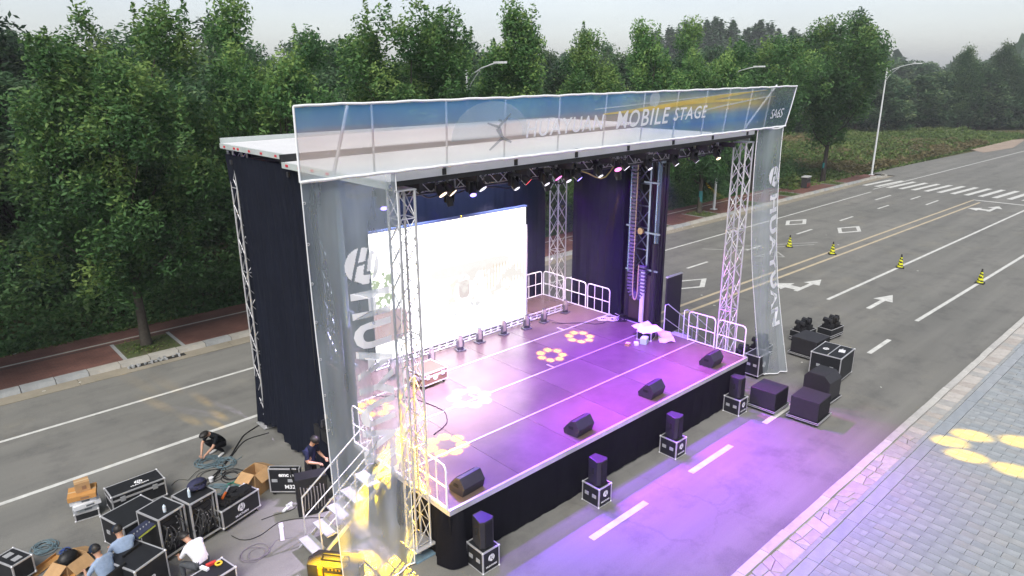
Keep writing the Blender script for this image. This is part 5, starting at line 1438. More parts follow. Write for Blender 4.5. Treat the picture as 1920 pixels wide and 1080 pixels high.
# ---- front fills on their cases, along the stage foot
SPK_TOP = mat('speaker_cabinet', (0.02, 0.019, 0.024), 0.5, var=0.2, scale=10, bump=0.05)
GRILLE = mat('speaker_grille', (0.006, 0.006, 0.008), 0.65, spec=0.3, bump=0.5, scale=50, bscale=120)
places = [(7.86, 9.58, 'nearest the camera'), (11.40, 9.45, 'second from the left'), (14.62, 9.48, 'third from the left'), (18.12, 9.62, 'nearest the low subwoofers')]
for x, y, w in places:
    flight_case('black emblem case carrying a loudspeaker along the stage front, %s' % w, x, y, 0, 0.0, 0.46, 0.54, 0.52, 'cases under the front loudspeakers', wheels=False, emblem=0.085, word=0.30)
    t = thing('loudspeaker', 'small black loudspeaker on its case along the stage front, %s' % w, 'loudspeaker', (x, y, 0.535), 0, 'loudspeakers along the stage front')
    poly = [(-0.19, -0.14), (-0.10, -0.2), (0.10, -0.2), (0.19, -0.14), (0.12, 0.19), (-0.12, 0.19)]
    cb_ = MB().prism(poly, 0, 0.65).build('cabinet', SPK_TOP, t, bevel=0.012)
    MB().add([(-0.10, -0.2015, 0.03), (0.10, -0.2015, 0.03), (0.10, -0.2015, 0.62), (-0.10, -0.2015, 0.62), (-0.1, -.214, .05), (.1, -.214, .05), (.1, -.214, .60), (-.1, -.214, .60)], [(4, 5, 6, 7), (0, 1, 5, 4), (1, 2, 6, 5), (2, 3, 7, 6), (3, 0, 4, 7)]).build('grille', GRILLE, cb_)
    for s in (-1, 1): MB().box((s * 0.165, -0.02, 0.36), (0.012, 0.09, 0.16), -s * 0.2).build('side_handle', RUBBER, t)
# ---- floor monitors
for x, y, lab in ((8.05, 10.32, 'black floor monitor at the left front corner of the deck'), (11.7, 10.36, 'black floor monitor on the deck edge above the second loudspeaker'), (14.75, 10.38, 'black floor monitor on the deck edge above the third loudspeaker'), (17.85, 10.42, 'black floor monitor at the right front corner of the deck')):
    t = thing('floor_monitor', lab, 'monitor', (x, y, DZ + .002), R(4), 'floor monitors along the deck edge')
    prof = [(-0.2, 0.0), (0.22, 0.0), (0.25, 0.12), (0.0, 0.40), (-0.12, 0.42), (-0.26, 0.22)]
    Mx = Matrix(((0, 0, 1, 0), (-1, 0, 0, 0), (0, 1, 0, 0), (0, 0, 0, 1)))
    # the sloping front looks to the back of the stage
    MB().prism([(-p[0], p[1]) for p in prof][::-1], -0.31, 0.31, M=Mx).build('cabinet', SPK_TOP, t, bevel=0.01)
    MB().add([(-.28, .235, .155), (.28, .235, .155), (.28, .02, .395), (-.28, .02, .395)], [(0, 1, 2, 3)]).build('grille', GRILLE, t)
    for s in (-1, 1): MB().box((s * 0.316, 0.0, 0.22), (0.012, 0.14, 0.07)).build('side_handle', RUBBER, t)

# ---- things at the right end of the stage
def subwoofer(label, x, y, rz, w, d, h):
    t = thing('subwoofer', label, 'subwoofer', (x, y, 0), rz, 'subwoofers on dolly boards')
    MB().box((0, 0, 0.17 + h / 2), (w, d, h)).build('cabinet', SPK_TOP, t, bevel=0.012)
    MB().box((0, -d / 2 - .008, 0.17 + h / 2), (w - .06, .014, h - .06)).build('grille', GRILLE, t)
    MB().box((0, 0, 0.125), (w + .1, d + .1, 0.03)).build('dolly_board', LAMINATE, t)
    eb = MB()
    for z in (0.106, 0.152):
        for s in (-1, 1):
            eb.box((0, s * (d / 2 + .055), z), (w + .12, 0.016, 0.016)); eb.box((s * (w / 2 + .055), 0, z), (0.016, d + .09, 0.016))
    eb.build('dolly_trim', ALU, t)
    for sx in (-1, 1):
        for sy in (-1, 1): MB().tube((sx * w * .4 - .02, sy * d * .4, .05), (sx * w * .4 + .02, sy * d * .4, .05), .05, 10).build('caster', RUBBER, t)
    return t
subwoofer('low black subwoofer on a dolly right beside the right end of the stage', 19.12, 9.06, 0.02, 0.86, 0.82, 0.55)
subwoofer('low black subwoofer on a dolly, nearest to the paved plaza', 19.36, 7.86, 0.05, 0.90, 0.84, 0.60)
subwoofer('low black subwoofer on a dolly in front of the open lamp cases', 24.2, 10.12, -0.04, 1.02, 0.95, 0.58)
t = thing('subwoofer', 'black subwoofer with chamfered top beside the large banded flight case', 'subwoofer', (20.95, 8.22, 0), 0.0, 'subwoofers on dolly boards')
MB().prism([(-0.42, 0), (0.42, 0), (0.42, 0.62), (0.22, 0.82), (-0.30, 0.82), (-0.42, 0.66)], -0.42, 0.42, M=Matrix(((0, 0, 1, 0), (-1, 0, 0, 0), (0, 1, 0, .14), (0, 0, 0, 1)))).build('cabinet', SPK_TOP, t, bevel=0.012)
MB().box((0, 0, 0.11), (.94, .94, .03)).build('dolly_board', LAMINATE, t)
eb = MB()
for s in (-1, 1): eb.box((0, s * .478, .11), (.96, .014, .034)); eb.box((s * .478, 0, .11), (.014, .93, .034))
eb.build('dolly_trim', ALU, t)
for sx in (-1, 1):
    for sy in (-1, 1): MB().tube((sx * .35 - .02, sy * .35, .047), (sx * .35 + .02, sy * .35, .047), .046, 10).build('caster', RUBBER, t)
bc = flight_case('large black flight case with silver bands and a paper label on its lid', 22.85, 8.75, 0, 0.06, 1.25, 1.0, 0.86, wheels=True, lid=None)
bb = MB(); bb.box((0, -0.03, 0.982), (1.2, 0.028, 0.012)); bb.build('lid_band', ALU, bc)
for y in (-.25, .02, .28): MB().box((0.629, y, 0.55), (0.012, 0.03, 0.8)).build('side_band', ALU, bc)
MB().box((0.1, -.26, 0.983), (.26, .2, .006), .2).build('paper_label', WHITE_BOX, bc)
inst('emblem', EMBLEM, bc, (-.05, .22, 0.985), (-math.pi / 2, 0, 0), (.1,) * 3); inst('lettering', WORD_H, bc, (.12, -.22, 0.99), (-math.pi / 2, 0, 0), (.4, .4, .3))
def open_lamp_case(label, x, y, rz):
    """open case base with two lamps standing in it"""
    t = thing('open_lamp_case', label, 'flight case', (x, y, 0), rz, 'open cases with black lamps right of the stage')
    w, d, h = 0.9, 0.56, 0.34
    wl = MB()
    for sy in (-1, 1): wl.box((0, sy * (d / 2 - .01), .12 + h / 2), (w, .02, h))
    for sx in (-1, 1): wl.box((sx * (w / 2 - .01), 0, .12 + h / 2), (.02, d - .04, h))
    wl.box((0, 0, .13), (w - .04, d - .04, .02)); wl.build('box', LAMINATE, t)
    eb = MB()
    for z in (.125, .2, .12 + h):
        for sy in (-1, 1): eb.box((0, sy * (d / 2 + .004), z), (w, .012, .022))
        for sx in (-1, 1): eb.box((sx * (w / 2 + .004), 0, z), (.012, d, .022))
    eb.build('edge_trim', ALU, t)
    for fx in (-.23, .23):
        MB().box((fx, 0, .42), (.3, .34, .36)).build('lamp_base', LAMP_BODY, t)
        hb = MB(); hb.box((fx - .15, 0, .70), (.05, .16, .28)); hb.box((fx + .15, 0, .70), (.05, .16, .28)); hb.tube((fx, -.14, .72), (fx, .2, .76), .11, 10, r2=.1)
        hb.build('lamp_head', LAMP_BODY, t)
    for sx in (-1, 1):
        for sy in (-1, 1): MB().tube((sx * .36 - .02, sy * .2, .05), (sx * .36 + .02, sy * .2, .05), .05, 10).build('caster', RUBBER, t)
open_lamp_case('open case of black lamps farthest from the stage, behind the low subwoofer', 26.6, 10.4, -.1)
open_lamp_case('open case of black lamps directly behind the low subwoofer', 25.5, 11.0, -.1)
open_lamp_case('open case of black lamps right of the hanging side banner', 22.6, 11.25, .05)
open_lamp_case('open case of black lamps left of the hanging side banner at the deck corner', 21.15, 11.2, .05)
fc = flight_case('silver edged emblem case on a dolly between deck corner and side banner', 21.1, 10.55, 0, 0.0, 0.72, 0.52, 0.72, emblem=.1)
# ---- flight case on the deck
flight_case('brown fronted flight case lying on the deck near the left front tower', 10.62, 15.35, DZ, R(3), 0.92, 0.78, 0.36, wheels=True, lid=.12, emblem=.08, body=mat('brown_laminate', (0.10, 0.055, 0.035), 0.5, var=0.2, scale=6))
# ---- clutter on the right part of the deck
def draped(label, x, y, z, w, d, h, m, seed, name='draped_cloth', cat='cloth'):
    g = random.Random(seed); ph = [g.uniform(0, 6.28) for _ in range(5)]
    def fn(u, v):
        a = u * 2 - 1; b = v * 2 - 1
        e = max(abs(a), abs(b))
        hh = h * (1 - max(0, e - .62) / .38 * 0.92) + 0.035 * math.sin(6 * u + ph[0]) * math.sin(5 * v + ph[1]) + 0.02 * math.sin(15 * u + ph[2] + 4 * v)
        return (a * w / 2 * (1 + .08 * math.sin(5 * v + ph[3])), b * d / 2 * (1 + .08 * math.sin(5 * u + ph[4])), max(0.004, hh))
    o = MB().grid(fn, 18, 18).build(name, m, None, (x, y, z), g.uniform(0, 3))
    return tag(o, label, cat)
flight_case('small dark crate under the white cloth on the deck', 18.2, 13.15, DZ, .35, .55, .5, .3, wheels=False, handles=False)
draped('crumpled white cloth over the crate on the deck near the mast', 18.25, 13.2, DZ + .31, .85, .75, .16, mat('white_cloth', (0.72, 0.68, 0.70), 0.9, spec=.1), 4)
draped('flat pink lit sheet lying on the deck right of the white cloth', 18.75, 12.75, DZ + .004, 1.1, .5, .03, mat('pale_sheet', (0.6, 0.52, 0.5), 0.8), 8)
bx = thing('small_box', 'small pale green box on the deck before the white cloth', 'box', (17.75, 12.9, DZ + .002), .4)
MB().box((0, 0, .1), (.3, .22, .2)).build('carton', mat('pale_green_box', (.4, .55, .45), .6), bx); MB().box((0, 0, .208), (.26, .18, .012)).build('lid', WHITE_BOX, bx)
for k, (x, y, m, lab) in enumerate(((17.2, 13.15, CARDBOARD, 'little brown box lying on the deck left of the white cloth'), (17.45, 13.0, WHITE_BOX, 'little white pack lying on the deck left of the white cloth'))):
    b = thing('small_pack', lab, 'box', (x, y, DZ + .002), .5 * k + .3); MB().box((0, 0, .04), (.2, .14, .08)).build('carton', m, b); MB().box((.02, 0, .083), (.05, .14, .004)).build('tape', PRINT_WHITE, b)
# ---- stairs
def stairs(label, x, y, rz):
    t = thing('access_stairs', label, 'stairs', (x, y, 0), rz, 'aluminium stairs up to the deck')
    W = 0.73
    for k in range(5):
        MB().box((0.15 + k * .36, 0, 0.25 + k * .25), (0.30, W - .06, 0.035)).build('tread', ALU_DULL, t)
    for s in (-1, 1):
        MB().add([(0.0, s * W / 2 - .015, .02), (.12, s * W / 2 - .015, .02), (2.0, s * W / 2 - .015, 1.32), (1.86, s * W / 2 - .015, 1.36)] + [(0.0, s * W / 2 + .015, .02), (.12, s * W / 2 + .015, .02), (2.0, s * W / 2 + .015, 1.32), (1.86, s * W / 2 + .015, 1.36)],
                 [(0, 1, 2, 3), (7, 6, 5, 4), (0, 4, 5, 1), (1, 5, 6, 2), (2, 6, 7, 3), (3, 7, 4, 0)]).build('stringer', ALU, t)
        MB().path([(.2, s * (W / 2 + .03), .12), (.2, s * (W / 2 + .03), 1.2), (1.85, s * (W / 2 + .03), 2.36), (2.02, s * (W / 2 + .03), 2.36), (2.02, s * (W / 2 + .03), 1.3)], .02, 7).build('handrail', ALU, t)
        MB().tube((.2, s * (W / 2 + .03), .68), (2.02, s * (W / 2 + .03), 1.9), .015, 6).build('knee_rail', ALU, t)
        MB().tube((1.1, s * (W / 2 + .03), .8), (1.1, s * (W / 2 + .03), 1.83), .015, 6).build('rail_post', ALU, t)
    return t
st1 = stairs('aluminium access stairs at the left end of the stage with two handrails', 5.18, 12.37, 0)
copy_tree(st1, (21.22, 12.75, 0), math.pi, 'aluminium access stairs at the right end of the stage behind the guard rails')

# ---- traffic cones
CONE_Y = mat('cone_yellow', (0.62, 0.62, 0.02), 0.45, spec=.4); CONE_K = mat('cone_black', (0.012, 0.012, 0.012), 0.5)
def cone(label, x, y):
    t = thing('traffic_cone', label, 'traffic cone', (x, y, 0.006), x, 'yellow and black traffic cones on the road')
    MB().box((0, 0, .025), (.40, .40, .05)).build('base', CONE_K, t, bevel=.012)
    prof = [(0.05, .155), (.18, .13), (.42, .085), (.58, .055), (.70, .03)]
    def fn(u, v):
        k = v * 4; i = min(3, int(k)); f = k - i
        z = prof[i][0] + (prof[i + 1][0] - prof[i][0]) * f; r = prof[i][1] + (prof[i + 1][1] - prof[i][1]) * f
        return (math.cos(2 * math.pi * u) * r, math.sin(2 * math.pi * u) * r, z)
    mb = MB().grid(fn, 18, 20)
    # slanting stripes moulded into the sleeve
    for i, f in enumerate(mb.f):
        c = [sum(mb.v[q][j] for q in f) / 4 for j in range(3)]
        a = math.atan2(c[1], c[0])
        mb.m[i] = 1 if (c[2] > .57 or (c[2] / .165 + a / (2 * math.pi)) % 1 < .42) else 0
    mb.build('sleeve', [CONE_Y, CONE_K], t)
    MB().sphere((0, 0, .71), .04, 8, 5).build('knob', CONE_K, t)
cone('traffic cone seen just right of the side banner, farthest left', 39.8, 18.65)
cone('traffic cone on the yellow centre line', 39.9, 16.1)
cone('traffic cone on the white lane line in the middle of the near lanes', 39.6, 12.32)
cone('traffic cone on the white lane line nearest the plaza', 39.35, 8.52)

# ---- street lamps
LAMP_POST = mat('lamp_post_white', (0.66, 0.68, 0.69), 0.4, 0.1, var=.05)
def street_lamp(label, x, y, h, lean=0.0):
    t = thing('street_lamp', label, 'street lamp', (x, y, .115), 0, 'street lamps along the far sidewalk')
    MB().box((0, 0, .02), (.42, .42, .04)).build('base_plate', LAMP_POST, t)
    MB().tube((0, 0, .03), (0, 0, h), .105, 12, r2=.055).build('pole', LAMP_POST, t)
    top = h - .55
    L = 3.0
    arm = [(0, -.03, top), (0.0, -.45, top + .32), (0, -1.2, top + .62), (0, -2.0, top + .80), (0, -2.35, top + .84)]
    am = MB().path(arm, .035, 8).build('arm', LAMP_POST, t)
    MB().path([(0, -.03, top - .75), (0, -.28, top - .2), (0, -.75, top + .25), (0, -1.1, top + .52)], .025, 6).build('brace', LAMP_POST, t)
    MB().prism([(-.10, -.05), (.10, -.05), (.14, .3), (.10, .75), (-.10, .75), (-.14, .3)], -.05, .05).build('lamp_head', LAMP_POST, am, (0, -3.0, top + .88))
    return t
street_lamp('white street lamp rising behind the left half of the printed fascia', 23.7, 29.4, 10.2)
street_lamp('white street lamp whose pole shows between mast and right front tower', 46.8, 28.2, 10.1)
street_lamp('white street lamp standing free at the corner before the zebra crossing', 75.0, 27.4, 10.5)
street_lamp('white street lamp cut by the right edge of the view', 122.3, 24.2, 10.4)
cr = MB()
for k in range(10):
    a = R(-30 - 14 * k); cr.box((75 + 1.25 * math.cos(a) * 1.2, 27.3 + 1.2 * math.sin(a), .075), (.34, .2, .2), a + math.pi / 2)
tag(cr.build('kerb_corner', CONCRETE, None), kind='structure')
# ---- litter bin
t = thing('litter_bin', 'dark litter bin with pale top on the red sidewalk by the fan shaped tree', 'litter bin', (62.0, 28.2, .115), .1)
MB().box((0, 0, .5), (.9, .5, .9)).build('body', mat('bin_dark', (.035, .033, .036), .6, var=.3, scale=6), t)
MB().box((0, 0, 1.02), (1.0, .58, .09)).build('top', mat('bin_top', (.5, .5, .5), .5), t)
for s in (-1, 1): MB().box((s * .21, -.256, .7), (.28, .012, .2)).build('opening', RUBBER, t)
for s in (-1, 1): MB().box((s * .21, -.256, .3), (.32, .012, .34)).build('door_panel', mat('bin_red', (.16, .03, .03), .6), t)

# ================================================================== left foreground work corner
def rack_case(label, x, y, rz, w, d, h, seed):
    t = thing('rack_case', label, 'rack case', (x, y, 0), rz, 'open rack cases in the left foreground')
    z0 = .11
    sh = MB()
    for s in (-1, 1): sh.box((s * (w / 2 - .012), 0, z0 + h / 2), (.024, d, h))
    sh.box((0, 0, z0 + h - .012), (w - .048, d, .024)); sh.box((0, 0, z0 + .012), (w - .048, d, .024)); sh.box((0, d / 2 - .012, z0 + h / 2), (w - .048, .024, h - .048))
    sh.build('shell', LAMINATE, t)
    edge_bars(w, d, h, z0, .032).build('edge_trim', ALU, t)
    for s in (-1, 1): MB().box((s * (w / 2 - .06), -d / 2 + .08, z0 + h / 2), (.03, .03, h - .1)).build('rack_rail', ALU_DULL, t)
    g = random.Random(seed)
    n = 6
    for k in range(n):
        hh = (h - .1) / n
        MB().box((0, -.02, z0 + .05 + hh * (k + .5)), (w - .12, d - .22, hh * .86)).build('rack_unit', BLACK_STEEL, t)
    # patch cables hanging in front of the units
    cb = MB()
    for k in range(22):
        x0 = g.uniform(-w * .34, w * .36); zt = z0 + h * g.uniform(.35, .92); x1 = x0 + g.uniform(-.18, .18); zb = z0 + g.uniform(.05, .35)
        cb.path([(x0, -d / 2 + .12, zt), (x0 * .9 + .02, -d / 2 + .03 - g.uniform(0, .05), zt - .06), ((x0 + x1) / 2, -d / 2 + g.uniform(-.07, .0), (zt + zb) / 2), (x1, -d / 2 + .02, zb)], g.uniform(.006, .011), 5)
    tag(cb.build('patch_cables', mat('patch_cable', (.06, .06, .065), .5), t), kind='stuff')
    pl = MB()
    for k in range(14): pl.box((g.uniform(-w * .36, w * .36), -d / 2 + .09, z0 + g.uniform(.1, h - .08)), (.03, .02, .025))
    tag(pl.build('plugs', ALU, t), kind='stuff')
    for sx in (-1, 1):
        for sy in (-1, 1): MB().tube((sx * (w / 2 - .09) - .02, sy * (d / 2 - .09), .05), (sx * (w / 2 - .09) + .02, sy * (d / 2 - .09), .05), .05, 10).build('caster', RUBBER, t)
    return t
rack_case('open black rack case with dark front, left of the two tall racks', 3.02, 14.66, R(20), .64, .72, .98, 3)
rack_case('open black rack case full of tangled cables, right of the two tall racks', 3.74, 14.72, R(16), .66, .66, 1.0, 9)
flight_case('long low flight case with round emblem on its lid near the carton pile', 3.05, 17.0, 0, R(2), 1.2, .56, .47, lid=.13, top_emblem=True, handles=False)
flight_case('wide plain topped flight case in front of the long low case', 2.63, 15.48, 0, R(17), .95, .86, .66, handles=True)
hy = flight_case('open tool filled flight case with HUAYUAN lettering right of the racks', 4.58, 14.78, 0, R(18), 1.05, .5, .46, emblem=.1, word=.36, handles=True)
tl = MB(); g3 = random.Random(5)
for k in range(26): tl.box((g3.uniform(-.42, .42), g3.uniform(-.18, .18), .60 + g3.uniform(0, .08)), (g3.uniform(.08, .3), g3.uniform(.05, .14), g3.uniform(.03, .09)), g3.uniform(0, 3))
tag(tl.build('tools', BLACK_PLASTIC, hy), kind='stuff')
b = thing('tool_roll', 'orange and grey tool lying on the tool filled case', 'tool', (4.42, 14.8, .72), .9); MB().tube((-.18, 0, .02), (.05, 0, .02), .03, 8).build('grip', mat('orange_grip', (.6, .14, .03), .5), b); MB().tube((.05, 0, .02), (.3, 0, .02), .02, 8).build('shaft', ALU, b)
MB().box((0, 0, 0), (.01, .01, .01)) # nothing linked
# console lid leaning, lettered
t = thing('console_case_lid', 'black console case lid with silver rim lettered M32, standing by the side curtain', 'case lid', (5.93, 14.92, .06), R(-43))
MB().box((0, 0, .36), (.78, .14, .66)).build('panel', LAMINATE, t)
edge_bars(.78, .14, .66, .03, .03).build('rim', ALU, t)
WM = word_mesh('M32', .03); WE = word_mesh('emc ne', .045)
inst('lettering', WM, t, (.12, -.079, .18), (0, 0, 0), (.26,) * 3); inst('lettering', WE, t, (.08, -.079, .52), (0, 0, 0), (.44,) * 3)
for s in (-1, 1): MB().box((s * .2 - .05, -.077, .36), (.14, .012, .08)).build('handle', ALU_DULL, t)
for s in (-.3, .3): MB().box((s, 0, -.0), (.06, .14, .06)).build('foot', RUBBER, t)
for k in range(2): tag(MB().path([(6.0 + .12 * k, 14.72 - .1 * k, .8), (5.99 + .12 * k, 14.70 - .1 * k, .62 - .05 * k), (6.03 + .12 * k, 14.64 - .1 * k, .35)], .02, 5).build('strap', CABLE_BLACK), 'black strap hanging over the lettered console lid', 'strap', 'straps over the console lid')
# tall black board with straps, beside the stairs
t = thing('black_board_case', 'tall black board case with hanging grey straps between console lid and stairs', 'case', (6.05, 13.72, 0), R(-20))
MB().box((0, .12, .5), (.72, .36, .98)).build('board', LAMINATE, t)
for k in range(8):
    x = -.26 + k * .075
    MB().path([(x, -.07, .8 - .03 * (k % 3)), (x + .01, -.085, .5), (x - .015 * (k % 2), -.075, .12 + .03 * (k % 4))], .012, 5).build('strap', mat('grey_strap', (.22, .21, .2), .8), t)

# cartons
def open_carton(label, x, y, rz, w, d, h, m):
    t = thing('open_carton', label, 'carton', (x, y, 0.004), rz)
    wl = MB()
    for s in (-1, 1): wl.box((s * (w / 2 - .006), 0, h / 2), (.012, d, h)); wl.box((0, s * (d / 2 - .006), h / 2), (w - .024, .012, h))
    wl.box((0, 0, .006), (w - .024, d - .024, .012)); wl.build('box', m, t)
    for s in (-1, 1):
        MB().box((s * (w / 2 + .13), 0, h - .06), (.32, d * .96, .012), M=Matrix.Rotation(s * R(28), 4, 'Y')).build('flap', m, t)
        MB().box((0, s * (d / 2 + .1), h - .08), (w * .94, .28, .012), M=Matrix.Rotation(-s * R(40), 4, 'X')).build('flap', m, t)
    return t
open_carton('tall brown carton standing open beside the lettered console lid', 5.42, 15.55, R(25), .46, .42, .62, CARDBOARD)
open_carton('flat open brown carton at the bottom left with black stuff inside', 1.33, 15.45, R(30), .5, .4, .26, CARDBOARD)
b = thing('black_bag', 'black bag lying in the flat open carton', 'bag', (1.30, 15.48, .1), .5); MB().sphere((0, 0, .16), .2, 12, 7, sc=(1.1, .8, .8)).build('sack', BLACK_PLASTIC, b); MB().path([(-.1, 0, .3), (0, 0, .4), (.1, 0, .3)], .012, 5).build('strap', CABLE_BLACK, b)
for k, (x, y, rz, L) in enumerate(((.72, 15.75, .55, 1.15), (1.05, 15.05, .5, .8))):
    b = thing('cardboard_sheet', ['long orange cardboard strip lying at the bottom left', 'short orange cardboard strip at the lower edge of the view'][k], 'cardboard', (x, y, .004), rz)
    MB().box((0, 0, .02), (L, .16, .012), M=Matrix.Rotation(.05, 4, 'X')).build('sheet', CARDBOARD_DARK, b); MB().box((0, .09, .04), (L, .012, .09)).build('fold', CARDBOARD_DARK, b)
# pile: amp box, white boxes, flat carton, small carton
px, py = 2.02, 17.38
t = flight_case('silver edged amplifier case at the bottom of the carton pile', px, py, 0, R(-8), .5, .42, .2, wheels=False, handles=False)
z = .205
for k, (w, d, h, m, nm, lab) in enumerate(((.52, .46, .12, mat('grey_card', (.36, .38, .4), .7), 'flat_box', 'flat grey box on the amplifier case of the pile'), (.56, .48, .11, WHITE_BOX, 'flat_box', 'lower white box in the middle of the pile'), (.54, .46, .12, WHITE_BOX, 'flat_box', 'upper white box under the orange carton of the pile'), (.58, .5, .12, CARDBOARD_DARK, 'flat_carton', 'flat orange carton lying on the white boxes'), (.30, .26, .24, CARDBOARD, 'small_carton', 'small taped brown carton on top of the pile'))):
    b = thing(nm, lab, 'box' if k < 3 else 'carton', (px + .02 * math.sin(k * 2), py + .02 * math.cos(k * 3), z), R(-8 + 7 * math.sin(k * 1.7)))
    MB().box((0, 0, h / 2), (w, d, h - .004)).build('carton', m, b)
    MB().box((0, 0, h + .0005), (w * .998, .05, .003)).build('tape', mat('tape', (.5, .36, .2), .4) if k > 2 else mat('clear_tape', (.6, .62, .66), .3), b)
    MB().box((w * .1, -d / 2 - .002, h * .45), (w * .3, .003, h * .4)).build('sticker', mat('sticker', (.25, .14, .08), .6) if k > 2 else mat('sticker_dark', (.12, .13, .15), .6), b)
    z += h
# small case at the bottom left edge
lb_case = flight_case('small flight case with two chrome catches cut by the lower left corner', .42, 15.85, 0, R(25), .42, .6, .42, handles=False)
for s in (-1, 1): MB().box((0, s * .13, .545), (.16, .14, .012)).build('catch', ALU, lb_case)
# dark big case with seats behind it
flight_case('big black case side standing left of the racks, behind the two capped men', 2.22, 13.72, 0, R(24), .72, .9, .74, handles=False, emblem=.05)
rk = thing('mixer_rack', 'slanted blue lit mixer lying on the black case before the capped man', 'mixer', (2.55, 14.35, .9), R(30))
MB().box((0, 0, .04), (.5, .3, .07)).build('body', mat('mixer_blue', (.03, .035, .07), .4), rk); MB().box((0, -.155, .04), (.48, .012, .03)).build('edge_strip', mat('lime_edge', (.45, .5, .08), .5), rk)
for k in range(6): MB().tube((-.2 + k * .08, 0, .076), (-.2 + k * .08, 0, .1), .014, 6).build('knob', ALU, rk)
flight_case('low open tool case behind the man in white at the lower edge', 3.32, 12.72, 0, R(12), .78, .5, .3, handles=False)
for k, (x, y, m, nm, lab, cat) in enumerate(((3.4, 12.95, mat('tool_red', (.5, .04, .03), .5), 'red_tool', 'red handled tool on the low tool case', 'tool'), (3.52, 12.86, mat('tool_yellow', (.65, .45, .03), .5), 'tape_roll', 'yellow tape roll on the low tool case', 'tape'), (3.25, 12.9, WHITE_BOX, 'white_pack', 'white pack on the low tool case', 'pack'))):
    b = thing(nm, lab, cat, (x, y, .425), k)
    if k == 1: MB().path([(.06 * math.cos(a), .06 * math.sin(a), .03) for a in [i * .5236 for i in range(12)]], .022, 6, closed=True).build('roll', m, b)
    else:
        MB().box((0, 0, .03), (.2, .07, .05)).build('body', m, b); MB().tube((.1, 0, .03), (.2, 0, .03), .012, 6).build('tip', ALU, b)
# folded seats of the two capped men
def chair(label, x, y, rz):
    t = thing('folding_chair', label, 'chair', (x, y, 0), rz, 'black chairs of the capped men')
    MB().box((0, 0, .44), (.42, .42, .04)).build('seat', BLACK_PLASTIC, t); MB().box((-.22, 0, .74), (.035, .44, .36)).build('backrest', BLACK_PLASTIC, t)
    for s in (-1, 1):
        MB().tube((-.22, s * .2, 0), (-.22, s * .2, .9), .014, 6).build('leg', BLACK_STEEL, t); MB().tube((.18, s * .2, 0), (.18, s * .2, .44), .014, 6).build('leg', BLACK_STEEL, t)
chair('black chair under the capped man nearest the lower left corner', 1.72, 13.62, R(118)); chair('black chair under the capped man nearest the wide case', 2.12, 14.32 - .25, R(118))
# things on top of the racks
b = thing('water_bottle', 'clear water bottle standing on the right rack', 'bottle', (3.62, 14.62, 1.115), 0); CLR = mat('bottle_plastic', (.55, .65, .75), .1, spec=.6); MB().tube((0, 0, 0), (0, 0, .16), .032, 10).tube((0, 0, .16), (0, 0, .2), .032, 10, r2=.014).build('body', CLR, b); MB().tube((0, 0, .2), (0, 0, .222), .016, 8).build('cap', WHITE_BOX, b)
b = thing('water_bottle', 'short bottle with white label on the left rack', 'bottle', (3.05, 14.45, 1.095), 0); MB().tube((0, 0, 0), (0, 0, .13), .035, 10).tube((0, 0, .13), (0, 0, .17), .035, 10, r2=.014).build('body', CLR, b); MB().tube((0, 0, .04), (0, 0, .1), .0365, 10).build('paper_label', WHITE_BOX, b)
b = thing('backpack', 'dark blue backpack lying on the right rack', 'backpack', (3.86, 14.82, 1.112), R(20)); NB = mat('navy_bag', (.02, .022, .06), .8, var=.2, scale=12); MB().sphere((0, 0, .12), .24, 14, 8, sc=(1, .72, .52)).build('sack', NB, b); MB().path([(-.15, -.1, .2), (0, -.2, .22), (.15, -.1, .18)], .016, 5).build('strap', CABLE_BLACK, b); MB().sphere((0.02, -.14, .09), .1, 10, 6, sc=(1.2, .5, .6)).build('pocket', NB, b)
# yellow and black jump box by the side banner
YB = mat('bright_yellow', (.55, .28, .005), .4)
t = thing('cable_tester_case', 'black plastic case with bright yellow stepped panel at the foot of the side banner', 'case', (5.42, 11.45, 0), R(-52))
MB().prism([(-.55, -.25), (.55, -.25), (.62, 0), (.5, .26), (-.5, .26), (-.62, 0)], .02, .34).build('body', BLACK_PLASTIC, t, bevel=.02)
MB().box((.12, -.256, .14), (.56, .02, .10)).build('yellow_panel', YB, t); MB().box((-.25, -.262, .22), (.1, .02, .2)).build('yellow_panel', YB, t); MB().box((.16, -.258, .29), (.6, .014, .06)).build('dark_band', RUBBER, t)
MB().path([(-.3, 0, .34), (-.28, 0, .44), (.28, 0, .44), (.3, 0, .34)], .022, 6).build('handle', RUBBER, t)
for k in range(7): MB().box((-.06 + k * .08, -.267, .29), (.035, .01, .035)).build('rib', YB, t)
# ================================================================== cables on the ground
def coil(label, x, y, r, turns, m, seed, rad=.009, z=.012, name='cable_coil'):
    g = random.Random(seed); pts = []
    n = turns * 16
    for k in range(n):
        a = 2 * math.pi * k / 16; q = r * (0.78 + 0.22 * math.sin(a * .37 + seed) + g.uniform(-.05, .05))
        pts.append((q * math.cos(a) + .06 * math.sin(a * .11), q * .9 * math.sin(a) + .06 * math.cos(a * .13), z + k / n * rad * 3.5 + g.uniform(0, .008)))
    pts += [(r * 1.1 + .1 * k, -.3 * r + .12 * math.sin(k + seed), rad) for k in range(1, 6)]
    return tag(MB().path(pts, rad, 5).build(name, m, None, (x, y, 0), g.uniform(0, 6)), label, 'cable', 'coiled cables lying on the road')
coil('blue grey cable coil lying left of the flat open carton', 1.02, 16.6, .24, 9, CABLE_GREY, 1, .010)
coil('blue grey cable coil at the feet of the crouching man', 5.0, 17.75, .34, 9, CABLE_GREY, 2)
coil('second loose blue grey coil beside the crouching man', 5.35, 17.4, .3, 6, CABLE_GREY, 3)
coil('blue grey cable heap behind the racks', 4.62, 16.2, .36, 10, CABLE_GREY, 4)
coil('blue grey coil beside the tall open carton', 5.05, 15.9, .26, 6, CABLE_GREY, 5)
